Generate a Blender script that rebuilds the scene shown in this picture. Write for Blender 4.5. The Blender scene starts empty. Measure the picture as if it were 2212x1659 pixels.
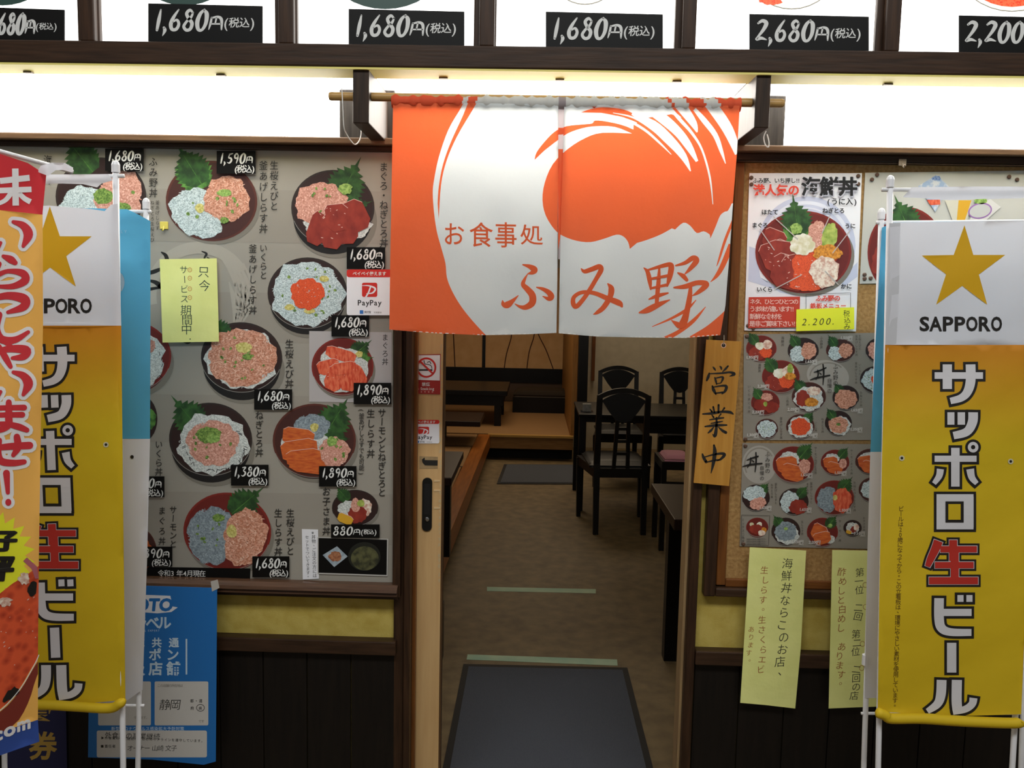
import bpy, math, random
from mathutils import Vector, Matrix
from mathutils.geometry import delaunay_2d_cdt, tessellate_polygon

# ------------------------------------------------------------------ camera
W, H, F = 2212.0, 1659.0, 1790.0
CAM = Vector((0.0, -2.2, 1.5))
ROLL = 0.0225
d = Vector((46.0, -181.0, F)).normalized()                 # world +y seen in camera axes (right, down, forward)
ez = -(d.x * math.cos(ROLL) + d.y * math.sin(ROLL)) / d.z
ex = Vector((math.cos(ROLL), math.sin(ROLL), ez)).normalized()
dn = d.cross(ex)                                           # world down
def cam_to_world(v):
    return Vector((v.dot(ex), v.dot(d), -v.dot(dn)))
sc = bpy.context.scene
cd = bpy.data.cameras.new('camera'); cam = bpy.data.objects.new('camera', cd)
sc.collection.objects.link(cam); sc.camera = cam
cd.sensor_fit = 'HORIZONTAL'; cd.sensor_width = 36.0; cd.lens = F / W * 36.0
cd.clip_start = 0.05; cd.clip_end = 60
rx, ry, rz = cam_to_world(Vector((1, 0, 0))), cam_to_world(Vector((0, -1, 0))), cam_to_world(Vector((0, 0, -1)))
M = Matrix((rx, ry, rz)).transposed().to_4x4(); M.translation = CAM
cam.matrix_world = M

# ------------------------------------------------------------------ world, lights, exposure
sc.view_settings.view_transform = 'Standard'; sc.view_settings.look = 'None'
sc.view_settings.gamma = 1.0; sc.view_settings.use_curve_mapping = False
sc.view_settings.exposure = 0.0
w = bpy.data.worlds.new('arcade_ambient'); sc.world = w; w.use_nodes = True
w.node_tree.nodes['Background'].inputs[0].default_value = (1.0, 0.97, 0.93, 1)
w.node_tree.nodes['Background'].inputs[1].default_value = 0.15
def area(name, loc, target, sx, sy, power, col):
    l = bpy.data.lights.new(name, 'AREA'); l.shape = 'RECTANGLE'; l.size = sx; l.size_y = sy
    l.energy = power; l.color = col
    o = bpy.data.objects.new(name, l); sc.collection.objects.link(o); o.location = loc
    o.rotation_euler = (Vector(target) - Vector(loc)).to_track_quat('-Z', 'Y').to_euler()
    return o
area('arcade_ceiling_lamp', (0.2, -3.1, 4.3), (0.1, -0.3, 1.0), 4.2, 0.7, 122, (0.98, 1.0, 1.0))
area('dining_room_ceiling_lamp', (0.1, 5.4, 2.38), (0.1, 5.4, 0), 1.8, 1.8, 30, (1.0, 0.80, 0.56))
area('entry_ceiling_lamp', (0.25, 1.9, 2.38), (0.25, 1.9, 0), 0.5, 0.5, 2.4, (1.0, 0.84, 0.62))
EMIT = 3.2

# ------------------------------------------------------------------ helpers
def P(px, py, Y=0.0):
    v = cam_to_world(Vector(((px - W / 2) / F, (py - H / 2) / F, 1.0)))
    return CAM + v * ((Y - CAM.y) / v.y)
def PZ(px, py, Z=0.0):
    v = cam_to_world(Vector(((px - W / 2) / F, (py - H / 2) / F, 1.0)))
    return CAM + v * ((Z - CAM.z) / v.z)
col = sc.collection
def lin(c):
    return tuple((x / 12.92 if x <= .04045 else ((x + .055) / 1.055) ** 2.4) for x in c)
def rgb(h):
    h = h.lstrip('#'); return lin(tuple(int(h[i:i + 2], 16) / 255 for i in (0, 2, 4)))
MATS = {}
def mat(name, c=None, rough=.6, c2=None, scale=60, detail=3, stretch=(1, 1, 1), lo=.35, hi=.65, bump=0, metal=0,
        emit=0, trans=0, vor=False, spec=.5, bscale=None, coat=0):
    if name in MATS: return MATS[name]
    m = bpy.data.materials.new(name); m.use_nodes = True; MATS[name] = m
    nt = m.node_tree; N, L = nt.nodes, nt.links
    b = N['Principled BSDF']; out = N['Material Output']
    c = rgb(c) if isinstance(c, str) else c
    b.inputs['Base Color'].default_value = (*c, 1); b.inputs['Roughness'].default_value = rough
    b.inputs['Metallic'].default_value = metal; b.inputs['Specular IOR Level'].default_value = spec
    if coat: b.inputs['Coat Weight'].default_value = coat; b.inputs['Coat Roughness'].default_value = .08
    csock = None
    if c2 is not None or bump:
        tc = N.new('ShaderNodeTexCoord'); mp = N.new('ShaderNodeMapping'); L.new(tc.outputs['Object'], mp.inputs[0])
        mp.inputs['Scale'].default_value = stretch
        if vor:
            tx = N.new('ShaderNodeTexVoronoi'); tx.inputs['Scale'].default_value = scale; fac = tx.outputs['Distance']
        else:
            tx = N.new('ShaderNodeTexNoise'); tx.inputs['Scale'].default_value = scale; tx.inputs['Detail'].default_value = detail
            fac = tx.outputs['Fac']
        L.new(mp.outputs[0], tx.inputs['Vector'])
        if c2 is not None:
            c2 = rgb(c2) if isinstance(c2, str) else c2
            r = N.new('ShaderNodeValToRGB'); r.color_ramp.elements[0].position = lo; r.color_ramp.elements[1].position = hi
            r.color_ramp.elements[0].color = (*c, 1); r.color_ramp.elements[1].color = (*c2, 1)
            L.new(fac, r.inputs[0]); csock = r.outputs[0]; L.new(csock, b.inputs['Base Color'])
        if bump:
            bf = fac
            if bscale:
                t2 = N.new('ShaderNodeTexNoise'); t2.inputs['Scale'].default_value = bscale; t2.inputs['Detail'].default_value = 4
                L.new(mp.outputs[0], t2.inputs['Vector']); bf = t2.outputs['Fac']
            bp = N.new('ShaderNodeBump'); bp.inputs['Strength'].default_value = bump; bp.inputs['Distance'].default_value = .01
            L.new(bf, bp.inputs['Height']); L.new(bp.outputs[0], b.inputs['Normal'])
    if emit:
        b.inputs['Emission Strength'].default_value = emit
        if csock: L.new(csock, b.inputs['Emission Color'])
        else: b.inputs['Emission Color'].default_value = (*c, 1)
    if trans:
        tr = N.new('ShaderNodeBsdfTranslucent'); tr.inputs[0].default_value = (*c, 1)
        if csock: L.new(csock, tr.inputs[0])
        mx = N.new('ShaderNodeMixShader'); mx.inputs[0].default_value = trans
        L.new(b.outputs[0], mx.inputs[1]); L.new(tr.outputs[0], mx.inputs[2]); L.new(mx.outputs[0], out.inputs[0])
    return m
def wood(name, c, c2, rough=.45, axis='x', scale=14, bump=.05, spec=.25):
    s = {'x': (.6, 8, 8), 'z': (8, 8, .6), 'y': (8, .6, 8)}[axis]
    return mat(name, c, rough, c2, scale=scale, detail=6, stretch=s, lo=.3, hi=.7, bump=bump, spec=spec)

class MB:
    def __init__(s): s.v = []; s.f = []; s.m = []; s.slots = []
    def mi(s, m):
        if m not in s.slots: s.slots.append(m)
        return s.slots.index(m)
    def add(s, vs, fs, m):
        o = len(s.v); s.v += [tuple(v) for v in vs]; k = s.mi(m)
        for f in fs: s.f.append(tuple(i + o for i in f)); s.m.append(k)
        return s
    def box(s, x0, x1, y0, y1, z0, z1, m):
        v = [(x0, y0, z0), (x1, y0, z0), (x1, y1, z0), (x0, y1, z0), (x0, y0, z1), (x1, y0, z1), (x1, y1, z1), (x0, y1, z1)]
        return s.add(v, [(3, 2, 1, 0), (4, 5, 6, 7), (0, 1, 5, 4), (1, 2, 6, 5), (2, 3, 7, 6), (3, 0, 4, 7)], m)
    def hexa(s, bot, top, m):
        return s.add(list(bot) + list(top), [(3, 2, 1, 0), (4, 5, 6, 7), (0, 1, 5, 4), (1, 2, 6, 5), (2, 3, 7, 6), (3, 0, 4, 7)], m)
    def tube(s, pts, r, m, n=12, cap=True):
        pts = [Vector(p) for p in pts]; rs = r if isinstance(r, (list, tuple)) else [r] * len(pts)
        vs = []; up = None
        for i, p in enumerate(pts):
            t = (pts[min(i + 1, len(pts) - 1)] - pts[max(i - 1, 0)]).normalized()
            if up is None: up = Vector((0, 0, 1)) if abs(t.z) < .9 else Vector((1, 0, 0))
            a = t.cross(up).normalized(); b = a.cross(t).normalized(); up = b
            for k in range(n):
                an = 2 * math.pi * k / n; vs.append(p + (a * math.cos(an) + b * math.sin(an)) * rs[i])
        fs = [(i * n + k, i * n + (k + 1) % n, (i + 1) * n + (k + 1) % n, (i + 1) * n + k) for i in range(len(pts) - 1) for k in range(n)]
        if cap: fs += [tuple(range(n - 1, -1, -1)), tuple((len(pts) - 1) * n + k for k in range(n))]
        return s.add(vs, fs, m)
    def prism_y(s, prof, y0, y1, m):                      # prof: (x, z) polygon, extruded along y
        n = len(prof); v = [(x, y0, z) for x, z in prof] + [(x, y1, z) for x, z in prof]
        return s.add(v, [tuple(range(n)), tuple(range(2 * n - 1, n - 1, -1))] + [(i + n, (i + 1) % n + n, (i + 1) % n, i) for i in range(n)], m)
    def prism_x(s, prof, x0, x1, m):                      # prof: (y, z)
        n = len(prof); v = [(x0, y, z) for y, z in prof] + [(x1, y, z) for y, z in prof]
        return s.add(v, [tuple(range(n - 1, -1, -1)), tuple(range(n, 2 * n))] + [(i, (i + 1) % n, (i + 1) % n + n, i + n) for i in range(n)], m)
    def slab(s, pts, Y, th, m, side=None):                # px polygon on plane Y, thickness backwards
        a = [P(x, y, Y) for x, y in pts]; n = len(a); b = [v + Vector((0, th, 0)) for v in a]
        s.add(a + b, [tuple(range(n)), tuple(range(2 * n - 1, n - 1, -1))], m)
        return s.add(a + b, [(i, i + n, (i + 1) % n + n, (i + 1) % n) for i in range(n)], side or m)
def wloc(o):
    v = Vector((0, 0, 0))
    while o: v += o.location; o = o.parent
    return v
def tag(o, label=None, cat=None, group=None, kind=None):
    if label: o['label'] = label
    if cat: o['category'] = cat
    if group: o['group'] = group
    if kind: o['kind'] = kind
    return o
def thing(name, loc, label, cat, group=None):
    o = bpy.data.objects.new(name, None); o.empty_display_size = .05; col.objects.link(o); o.location = Vector(loc)
    return tag(o, label, cat, group)
PRINTED = {'lettering', 'handwriting', 'print', 'price_lettering', 'small_print', 'hem_stitching', 'chipped_edge', 'brand_lettering', 'lettering_panel', 'web_lettering', 'large_character', 'dish_print', 'food_print'}
def obj(name, mb, parent=None, label=None, cat=None, group=None, kind=None, smooth=False, bevel=0):
    base = wloc(parent) if parent else None
    vs = [Vector(v) for v in mb.v]
    if base is None:
        lo = [min(v[i] for v in vs) for i in range(3)]; hi = [max(v[i] for v in vs) for i in range(3)]
        base = Vector(((lo[0] + hi[0]) / 2, (lo[1] + hi[1]) / 2, lo[2])); loc = base
    else: loc = Vector((0, 0, 0))
    me = bpy.data.meshes.new(name); me.from_pydata([v - base for v in vs], [], mb.f)
    for m in mb.slots: me.materials.append(m)
    me.polygons.foreach_set('material_index', mb.m)
    if smooth: me.polygons.foreach_set('use_smooth', [True] * len(me.polygons))
    me.update()
    o = bpy.data.objects.new(name, me); col.objects.link(o); o.location = loc
    if parent: o.parent = parent
    if parent and kind is None and name in PRINTED: kind = 'stuff'      # fine print too small to pick apart stroke by stroke
    if bevel:
        bm = o.modifiers.new('bevel', 'BEVEL'); bm.width = bevel; bm.segments = 2; bm.limit_method = 'ANGLE'
    return tag(o, label, cat, group, kind)

# ---- flat print drawn in picture coordinates onto a real surface (plane y = Y, or a waving cloth)
LAY = 0.0002
def plane(Y): return lambda x, y, k=0: P(x, y, Y - k * LAY)
def cloth(Y, fn, lay=.0007): return lambda x, y, k=0: P(x, y, Y + fn(x, y) - k * lay)
def spline(pts, n=6):
    if len(pts) < 3: return list(pts)
    o = []
    for i in range(len(pts) - 1):
        p0 = pts[max(i - 1, 0)]; p1 = pts[i]; p2 = pts[i + 1]; p3 = pts[min(i + 2, len(pts) - 1)]
        for k in range(n):
            t = k / n
            o.append(tuple(.5 * (2 * b + (c - a) * t + (2 * a - 5 * b + 4 * c - e) * t * t + (-a + 3 * b - 3 * c + e) * t ** 3)
                           for a, b, c, e in zip(p0, p1, p2, p3)))
    o.append(tuple(pts[-1])); return o
GL = {}; FO = None
def glyph(ch, wt=0.0):
    global FO
    key = (ch, round(wt, 3))
    if key in GL: return GL[key]
    if FO is None:
        cu = bpy.data.curves.new('letter_source', 'FONT'); cu.resolution_u = 3
        FO = bpy.data.objects.new('letter_source', cu); col.objects.link(FO)
    FO.data.body = ch; FO.data.offset = wt
    dg = bpy.context.evaluated_depsgraph_get(); dg.update()
    me = bpy.data.meshes.new_from_object(FO.evaluated_get(dg))
    v = [(p.co.x, p.co.y) for p in me.vertices]; f = [tuple(p.vertices) for p in me.polygons]
    bpy.data.meshes.remove(me)
    if not v: v = [(0, 0)]
    xs = [a for a, b in v]; ys = [b for a, b in v]
    GL[key] = (v, f, (min(xs), min(ys), max(xs), max(ys))); return GL[key]
DIG = {'1': [([(.62, 0), (.52, .5), (.42, 1)], [.07, .17, .12])],
       '2': [([(.1, .14), (.45, .02), (.8, .14), (.62, .45), (.2, .82), (.12, .93), (.5, .87), (.98, .95)], [.1, .16, .2, .16, .1, .13, .15, .05])],
       '3': [([(.2, .08), (.75, .06), (.42, .4), (.78, .58), (.76, .85), (.4, 1), (.08, .9)], [.1, .14, .1, .16, .17, .12, .04])],
       '5': [([(.38, .1), (.26, .46), (.66, .5), (.8, .74), (.5, .98), (.1, .92)], [.1, .1, .16, .18, .14, .05]), ([(.36, .12), (.9, .04)], [.14, .1])],
       '6': [([(.66, 0), (.3, .36), (.12, .7), (.28, .96), (.66, .95), (.82, .7), (.6, .5), (.26, .62)], [.07, .15, .18, .16, .15, .14, .12, .05])],
       '8': [([(.8, .16), (.5, .02), (.24, .18), (.45, .42), (.8, .66), (.72, .94), (.38, 1), (.12, .82), (.32, .58), (.66, .36), (.8, .14)], [.08, .14, .15, .16, .17, .15, .15, .14, .12, .12, .08])],
       '9': [([(.78, .24), (.5, .04), (.18, .24), (.3, .5), (.62, .46), (.8, .2), (.76, .55), (.6, 1)], [.1, .14, .15, .15, .1, .1, .15, .08])],
       '0': [([(.6, 0), (.28, .2), (.1, .6), (.26, .96), (.6, .98), (.86, .66), (.84, .2), (.56, .02)], [.1, .16, .2, .17, .13, .17, .2, .1])],
       ',': [([(.2, .88), (.42, 1.02), (.1, 1.28)], [.12, .16, .03])],
       '円': [([(.14, .2), (.1, .6), (.02, 1)], [.1, .12, .05]), ([(.12, .22), (.6, .14), (.9, .34), (.98, 1)], [.08, .13, .16, .08]),
              ([(.5, .2), (.46, .58)], [.09, .08]), ([(.14, .62), (.88, .62)], [.07, .09])]}
class Sheet:
    def __init__(s, surf): s.surf = surf; s.mb = MB()
    def new(s): s.mb = MB(); return s
    def poly(s, pts, m, k=1):
        tris = tessellate_polygon([[Vector((x, y, 0)) for x, y in pts]])
        s.mb.add([s.surf(x, y, k) for x, y in pts], [tuple(t) for t in tris], m)
    def rect(s, x0, y0, x1, y1, m, k=1): s.quad([(x0, y0), (x1, y0), (x1, y1), (x0, y1)], m, k)
    def quad(s, p, m, k=1): s.mb.add([s.surf(x, y, k) for x, y in p], [tuple(range(len(p)))], m)
    def rrect(s, x0, y0, x1, y1, r, m, k=1):
        pts = []
        for cx, cy, a in ((x1 - r, y0 + r, -90), (x1 - r, y1 - r, 0), (x0 + r, y1 - r, 90), (x0 + r, y0 + r, 180)):
            for i in range(5): t = math.radians(a + i * 22.5); pts.append((cx + r * math.cos(t), cy + r * math.sin(t)))
        s.quad(pts, m, k)
    def ell(s, cx, cy, rx, ry, m, k=1, rot=0, n=40, wob=0, seed=0):
        rn = random.Random(seed); ph = [rn.random() * 6.28 for _ in range(4)]
        ca, sa = math.cos(rot), math.sin(rot); pts = []
        for i in range(n):
            a = 2 * math.pi * i / n
            q = 1 + wob * (.5 * math.sin(3 * a + ph[0]) + .5 * math.sin(5 * a + ph[1]) + .6 * math.sin(9 * a + ph[2]) + .5 * math.sin(14 * a + ph[3]))
            x, y = rx * q * math.cos(a), ry * q * math.sin(a); pts.append((cx + x * ca - y * sa, cy + x * sa + y * ca))
        c = [(cx, cy)] + pts
        s.mb.add([s.surf(x, y, k) for x, y in c], [(0, i + 1, (i + 1) % n + 1) for i in range(n)], m)
    def ring(s, cx, cy, rx, ry, wd, m, k=1, n=32, a0=0, a1=360):
        vs = []; 
        for i in range(n + 1):
            a = math.radians(a0 + (a1 - a0) * i / n)
            vs += [s.surf(cx + rx * math.cos(a), cy + ry * math.sin(a), k), s.surf(cx + (rx - wd) * math.cos(a), cy + (ry - wd) * math.sin(a), k)]
        s.mb.add(vs, [(2 * i, 2 * i + 2, 2 * i + 3, 2 * i + 1) for i in range(n)], m)
    def stroke(s, pts, wd, m, k=1, n=6, butt=False, ext=0):
        if not isinstance(wd, (list, tuple)): wd = [wd] * len(pts)
        q = [(p[0], p[1], w_) for p, w_ in zip(pts, wd)]
        if ext:
            (x0, y0, w0), (x1, y1, _) = q[0], q[1]; l = math.hypot(x1 - x0, y1 - y0); q[0] = (x0 - (x1 - x0) / l * ext, y0 - (y1 - y0) / l * ext, w0)
            (x0, y0, w0), (x1, y1, _) = q[-1], q[-2]; l = math.hypot(x1 - x0, y1 - y0); q[-1] = (x0 - (x1 - x0) / l * ext, y0 - (y1 - y0) / l * ext, w0)
        if n == 1:                                         # straight runs: cut into short steps so print follows the cloth
            q2 = []
            for a, b in zip(q[:-1], q[1:]):
                st_ = max(1, int(math.hypot(b[0] - a[0], b[1] - a[1]) / 12)); q2 += [tuple(u + (v - u) * i / st_ for u, v in zip(a, b)) for i in range(st_)]
            q = q2 + [q[-1]]
        else: q = spline(q, n)
        L_, R_ = [], []
        for i, (x, y, w_) in enumerate(q):
            a = q[max(i - 1, 0)]; b = q[min(i + 1, len(q) - 1)]; dx, dy = b[0] - a[0], b[1] - a[1]; l = math.hypot(dx, dy) or 1
            nx, ny = -dy / l * w_ / 2, dx / l * w_ / 2; L_.append((x + nx, y + ny)); R_.append((x - nx, y - ny))
        vs = [s.surf(x, y, k) for p in zip(L_, R_) for x, y in p]
        s.mb.add(vs, [(2 * i, 2 * i + 2, 2 * i + 3, 2 * i + 1) for i in range(len(q) - 1)], m)
        if not butt:
            for (x, y, w_) in (q[0], q[-1]):
                if w_ > .8: s.ell(x, y, w_ / 2, w_ / 2, m, k, n=10)
    def glyph(s, ch, fx, m, k=1, wt=0):
        bold = max(0, wt - .015); v, f, bb = glyph(ch, min(wt, .015))
        offs = [(0, 0)] if bold <= 0 else [(bold * math.cos(i * math.pi / 4), bold * math.sin(i * math.pi / 4)) for i in range(8)]
        bb = (bb[0] - bold, bb[1] - bold, bb[2] + bold, bb[3] + bold)
        for j, (ox, oy) in enumerate(offs): s.mb.add([s.surf(*fx(x + ox, y + oy, bb), k + j * .04) for x, y in v], f, m)
    def char(s, ch, cx, cy, size, m, k=1, wt=0, rot=0, shear=0, sx=1, sy=1, turn=False):
        ca, sa = math.cos(rot), math.sin(rot)
        def fx(x, y, bb):
            u, v = (x - .5), (.38 - y)
            if ord(ch) < 256: u = x - (bb[0] + bb[2]) / 2
            if turn: u, v = -v, u
            u, v = u * size * sx, v * size * sy; u -= shear * v
            return cx + u * ca - v * sa, cy + u * sa + v * ca
        s.glyph(ch, fx, m, k, wt)
    def fit(s, ch, x0, y0, x1, y1, m, k=1, wt=0, shear=0, skew=0):
        def fx(x, y, bb):
            u = (x - bb[0]) / max(bb[2] - bb[0], 1e-6); v = (bb[3] - y) / max(bb[3] - bb[1], 1e-6)
            X, Y = x0 + u * (x1 - x0), y0 + v * (y1 - y0); return X + shear * (y1 - Y), Y + skew * (X - x0)
        s.glyph(ch, fx, m, k, wt)
    def vtext(s, t, cx, y0, y1, m, size=None, k=1, wt=.012, lean=0, jit=0, shear=0, seed=1, sx=1):
        rn = random.Random(seed); st = (y1 - y0) / len(t); size = size or st
        for i, ch in enumerate(t):
            if ch == ' ': continue
            y = y0 + st * (i + .5); x = cx + lean * (y - y0)
            if ch in '、。,.': x += size * .3; y -= size * .3
            s.char(ch, x + rn.uniform(-jit, jit) * size, y, size, m, k, wt, turn=ch in 'ー(（）)〜', shear=shear, rot=rn.uniform(-jit, jit), sx=sx)
    def htext(s, t, x0, x1, cy, m, size, k=1, wt=0, slope=0, shear=0, skip=None):
        adv = [(.36 if ch in '1Ii,.!l ' else .62) if ord(ch) < 256 else 1.0 for ch in t]; tot = sum(adv); u = (x1 - x0) / tot; x = x0
        for ch, a in zip(t, adv):
            if ch != ' ': s.char(ch, x + a * u / 2, cy + slope * (x - x0), size, m, k, wt, shear=shear)
            x += a * u
    def brush(s, ch, x0, y0, wd, h, m, k=1, shear=.12, wsc=1.0):
        for pts, ws in DIG[ch]:
            s.stroke([(x0 + a * wd + shear * h * (1 - b), y0 + b * h) for a, b in pts], [q * h * 1.05 * wsc for q in ws], m, k, n=5)
def cr(x0, y0, sc_): return lambda pts: [(x0 + x / sc_, y0 + y / sc_) for x, y in pts]
def inside(p, poly):
    x, y = p; c = False; j = len(poly) - 1
    for i in range(len(poly)):
        (xi, yi), (xj, yj) = poly[i], poly[j]
        if (yi > y) != (yj > y) and x < (xj - xi) * (y - yi) / (yj - yi) + xi: c = not c
        j = i
    return c
def painted_cloth(outline, fields, surf, base, step=14, seed=0):
    """one cloth mesh whose triangles follow the printed colour fields: fields = [(polygon, material)] in paint order"""
    rn = random.Random(seed); V, E = [], []
    for pg in [outline] + [f[0] for f in fields]:
        o = len(V); V += [Vector(p) for p in pg]; E += [(o + i, o + (i + 1) % len(pg)) for i in range(len(pg))]
    xs = [p[0] for p in outline]; ys = [p[1] for p in outline]; y = min(ys)
    while y < max(ys):
        x = min(xs)
        while x < max(xs):
            q = (x + rn.uniform(-.2, .2) * step, y + rn.uniform(-.2, .2) * step)
            if inside(q, outline): V.append(Vector(q))
            x += step
        y += step
    r = delaunay_2d_cdt(V, E, [], 0, 1e-4); mb = MB(); mb.v = [tuple(surf(p.x, p.y, 0)) for p in r[0]]
    for f in r[2]:
        cx = sum(r[0][i].x for i in f) / len(f); cy = sum(r[0][i].y for i in f) / len(f)
        if not inside((cx, cy), outline): continue
        m = base
        for pg, mm in fields:
            if inside((cx, cy), pg): m = mm
        mb.f.append(tuple(f)); mb.m.append(mb.mi(m))
    par = list(range(len(mb.v)))                           # keep the one connected piece, drop loose points
    def root_(i):
        while par[i] != i: par[i] = par[par[i]]; i = par[i]
        return i
    for f in mb.f:
        for i in f[1:]: par[root_(i)] = root_(f[0])
    cnt = {}
    for f in mb.f: cnt[root_(f[0])] = cnt.get(root_(f[0]), 0) + 1
    best = max(cnt, key=cnt.get); keep = [i for i, f in enumerate(mb.f) if root_(f[0]) == best]
    used = sorted({i for j in keep for i in mb.f[j]}); new = {a: b for b, a in enumerate(used)}
    mb.v = [mb.v[i] for i in used]; mb.m = [mb.m[j] for j in keep]; mb.f = [tuple(new[i] for i in mb.f[j]) for j in keep]
    return mb

# ------------------------------------------------------------------ materials
DARKW = wood('dark_stained_wood', '#2b1d13', '#402c1e', .42, 'x')
DARKWZ = wood('dark_stained_wood_upright', '#2a1b11', '#3f2a1b', .42, 'z')
SILLW = wood('brown_sill_wood', '#5a4433', '#71573f', .4, 'x')
POSTW = wood('grey_weathered_post', '#221d1a', '#3b3530', .6, 'z')
BRACK = wood('black_brown_bracket_wood', '#241a12', '#3a2a1e', .5, 'z')
MIDW = wood('brown_frame_wood', '#5b3517', '#77481f', .4, 'z')
PLAST = mat('ochre_plaster', '#b39c45', .9, '#c2ad58', scale=25, bump=.15, bscale=300)
WAIN = wood('black_brown_wainscot', '#0f0b08', '#17110c', .55, 'z', 10)
LIGHTP = mat('backlit_acrylic', (1.0, 0.985, 0.94), .4, emit=EMIT)
TRANSP = mat('backlit_transom_acrylic', (1.0, 0.98, 0.93), .4, emit=EMIT * 2.2)
CORK = mat('cork', '#8d6839', .9, '#af8a54', scale=120, detail=6, lo=.3, hi=.7, bump=.2)
BLACKP = mat('black_print', '#0a0908', .5, spec=.2)
INK = mat('ink_black', '#15120f', .6)
WHITEP = mat('white_print', '#dcdcd8', .55)
CHALK = mat('silver_white_lettering', '#e2e2de', .5)
PAPER = mat('white_paper', '#e6e6ea', .55)
YNOTE = mat('yellow_green_paper', '#eaec97', .7, '#e2e58c', scale=9, bump=.25, bscale=14)
YNOTE2 = mat('lemon_yellow_paper', '#e6ea2e', .65)
REDP = mat('red_print', '#c8261c', .5)
DOORW = wood('pale_door_wood', '#bf9a68', '#c9a674', .5, 'z', 8, .02)
FLOORM = mat('stained_concrete_floor', '#5f4f36', .6, '#7f6d4c', scale=14, detail=14, lo=.3, hi=.75, bump=.05)
TATAMI = mat('tatami_straw', '#86633a', .8, '#967145', scale=60, stretch=(1, 12, 1), lo=.3, hi=.7, bump=.1)
HERI = mat('tatami_border', '#3a2413', .8)
NOSE = wood('orange_brown_step_wood', '#8a4f1d', '#a8652a', .35, 'y', 8)
LACQ = mat('black_lacquer', '#0b0908', .35, spec=.3)
DKTOP = mat('dark_brown_tabletop', '#241610', .4, spec=.25)
SHOJI = mat('tan_shoji_paper', '#d2a570', .8, '#dcb27e', scale=8)
GWALL = mat('grey_beige_wall', '#bdb49d', .9, '#c6bda6', scale=14)
MATB = mat('dark_blue_grey_mat_pile', '#363a43', .95, '#5c6069', scale=500, detail=4, lo=.3, hi=.7, bump=.5)
RUB = mat('black_rubber', '#131315', .7)
TAPE = mat('teal_floor_tape', '#7fae97', .5, '#a5c0a2', scale=6)
POLE = mat('white_plastic_pole', '#e6e6e8', .35)
CORD = mat('white_cord', '#e8e6e0', .5)
ROD = wood('bamboo_rod_wood', '#a07c45', '#b8935a', .4, 'x', 10)

def xz(px, py, Y): p = P(px, py, Y); return p.x, p.z
def pbox(mb, x0, y0, x1, y1, Yf, Yb, m):               # axis-aligned box whose front face covers a picture rectangle
    xm, ym = (x0 + x1) / 2, (y0 + y1) / 2
    X0, X1 = P(x0, ym, Yf).x, P(x1, ym, Yf).x; Z1, Z0 = P(xm, y0, Yf).z, P(xm, y1, Yf).z
    return mb.box(X0, X1, Yf, Yb, Z0, Z1, m)
def zx(px, py, Y=0): return P(px, py, Y).z

XL, XR = -1.95, 1.95                                       # facade extent
# ------------------------------------------------------------------ setting: floor, facade walls
obj('floor', MB().box(-2.6, 2.6, -3.6, 8.3, -.06, 0, FLOORM), kind='structure')
xdl, xdr = P(884, 1150, 0).x, P(1499, 1150, 0).x           # doorway posts (outer edges of the opening)
z_sill = zx(1106, 316, 0); z_dado_l = zx(670, 1381, 0); z_dado_r = zx(1650, 1396, 0)
z_dado = (z_dado_l + z_dado_r) / 2
lw = obj('wall_left', MB().box(XL, xdl - .03, 0, .04, 0, z_sill, PLAST), kind='structure')
rw = obj('wall_right', MB().box(xdr + .01, XR, 0, .04, 0, z_sill, PLAST), kind='structure')
def planks(root, xa, xb):
    n = max(1, round((xb - xa) / .125)); wd = (xb - xa) / n
    for i in range(n):
        obj('plank', MB().box(xa + i * wd + .0012, xa + (i + 1) * wd - .0012, -.012, 0, .07, z_dado - .03, WAIN), root, bevel=.002)
planks(lw, XL, xdl - .035); planks(rw, xdr + .015, XR)
n_trim = [0]
def trim(mb, bevel=.003):
    n_trim[0] += 1; return obj('trim_%d' % n_trim[0], mb, kind='structure', bevel=bevel)
trim(MB().box(XL, xdl - .03, -.035, 0, z_dado - .035, z_dado + .004, DARKW))          # dado rails
trim(MB().box(xdr + .012, XR, -.035, 0, z_dado - .035, z_dado + .004, DARKW))
tag(obj('baseboard_left', MB().box(XL, xdl - .03, -.02, 0, 0, .07, WAIN)), kind='structure')
tag(obj('baseboard_right', MB().box(xdr + .012, XR, -.02, 0, 0, .07, WAIN)), kind='structure')
# sill shelf under the transom: pale lip over a dark rail
zs1, zs0 = zx(1106, 304, -.05), zx(1106, 320, -.05); RAIL = .022
for a, b, (u0, u1, u2) in ((XL, 0.0, (292, 307, 322)), (0.0, XR, (317, 331, 351))):   # the two lengths of sill do not quite line up
    px = 480 if a == XL else 1900; q1, q0, q2 = zx(px, u0, -.05), zx(px, u1, -.05), zx(px, u2, -.03)
    trim(MB().box(a, b, -.05, .0, q0, q1, SILLW)); trim(MB().box(a, b, -.03, -.001, q2, q0, DARKW))
z_rail_l, z_rail_r = zx(480, 322, -.03), zx(1900, 351, -.03)
# lintel behind the curtain, door posts
zl = zs0 - RAIL
trim(MB().box(xdl - .03, xdr + .01, 0, .12, zl - .16, zl, DARKW))
def post(x0, x1, Yf, Yb, m, z1=None):
    ym = 1150
    trim(MB().box(P(x0, ym, Yf).x, P(x1, ym, Yf).x, Yf, Yb, 0, z1 or zl, m))
post(851, 874, -.012, .0, DARKWZ); post(873, 887, -.03, .04, DARKWZ); post(887, 899, .015, .04, MIDW)
post(1487, 1499, .0, .085, wood('pale_jamb_wood', '#6d5134', '#8a6a45', .5, 'z')) if False else None
post(1493, 1513, -.03, .07, DARKWZ)
post(1483, 1491.5, .0, .07, wood('pale_jamb_wood', '#8d7350', '#a88d66', .5, 'z'))
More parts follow.
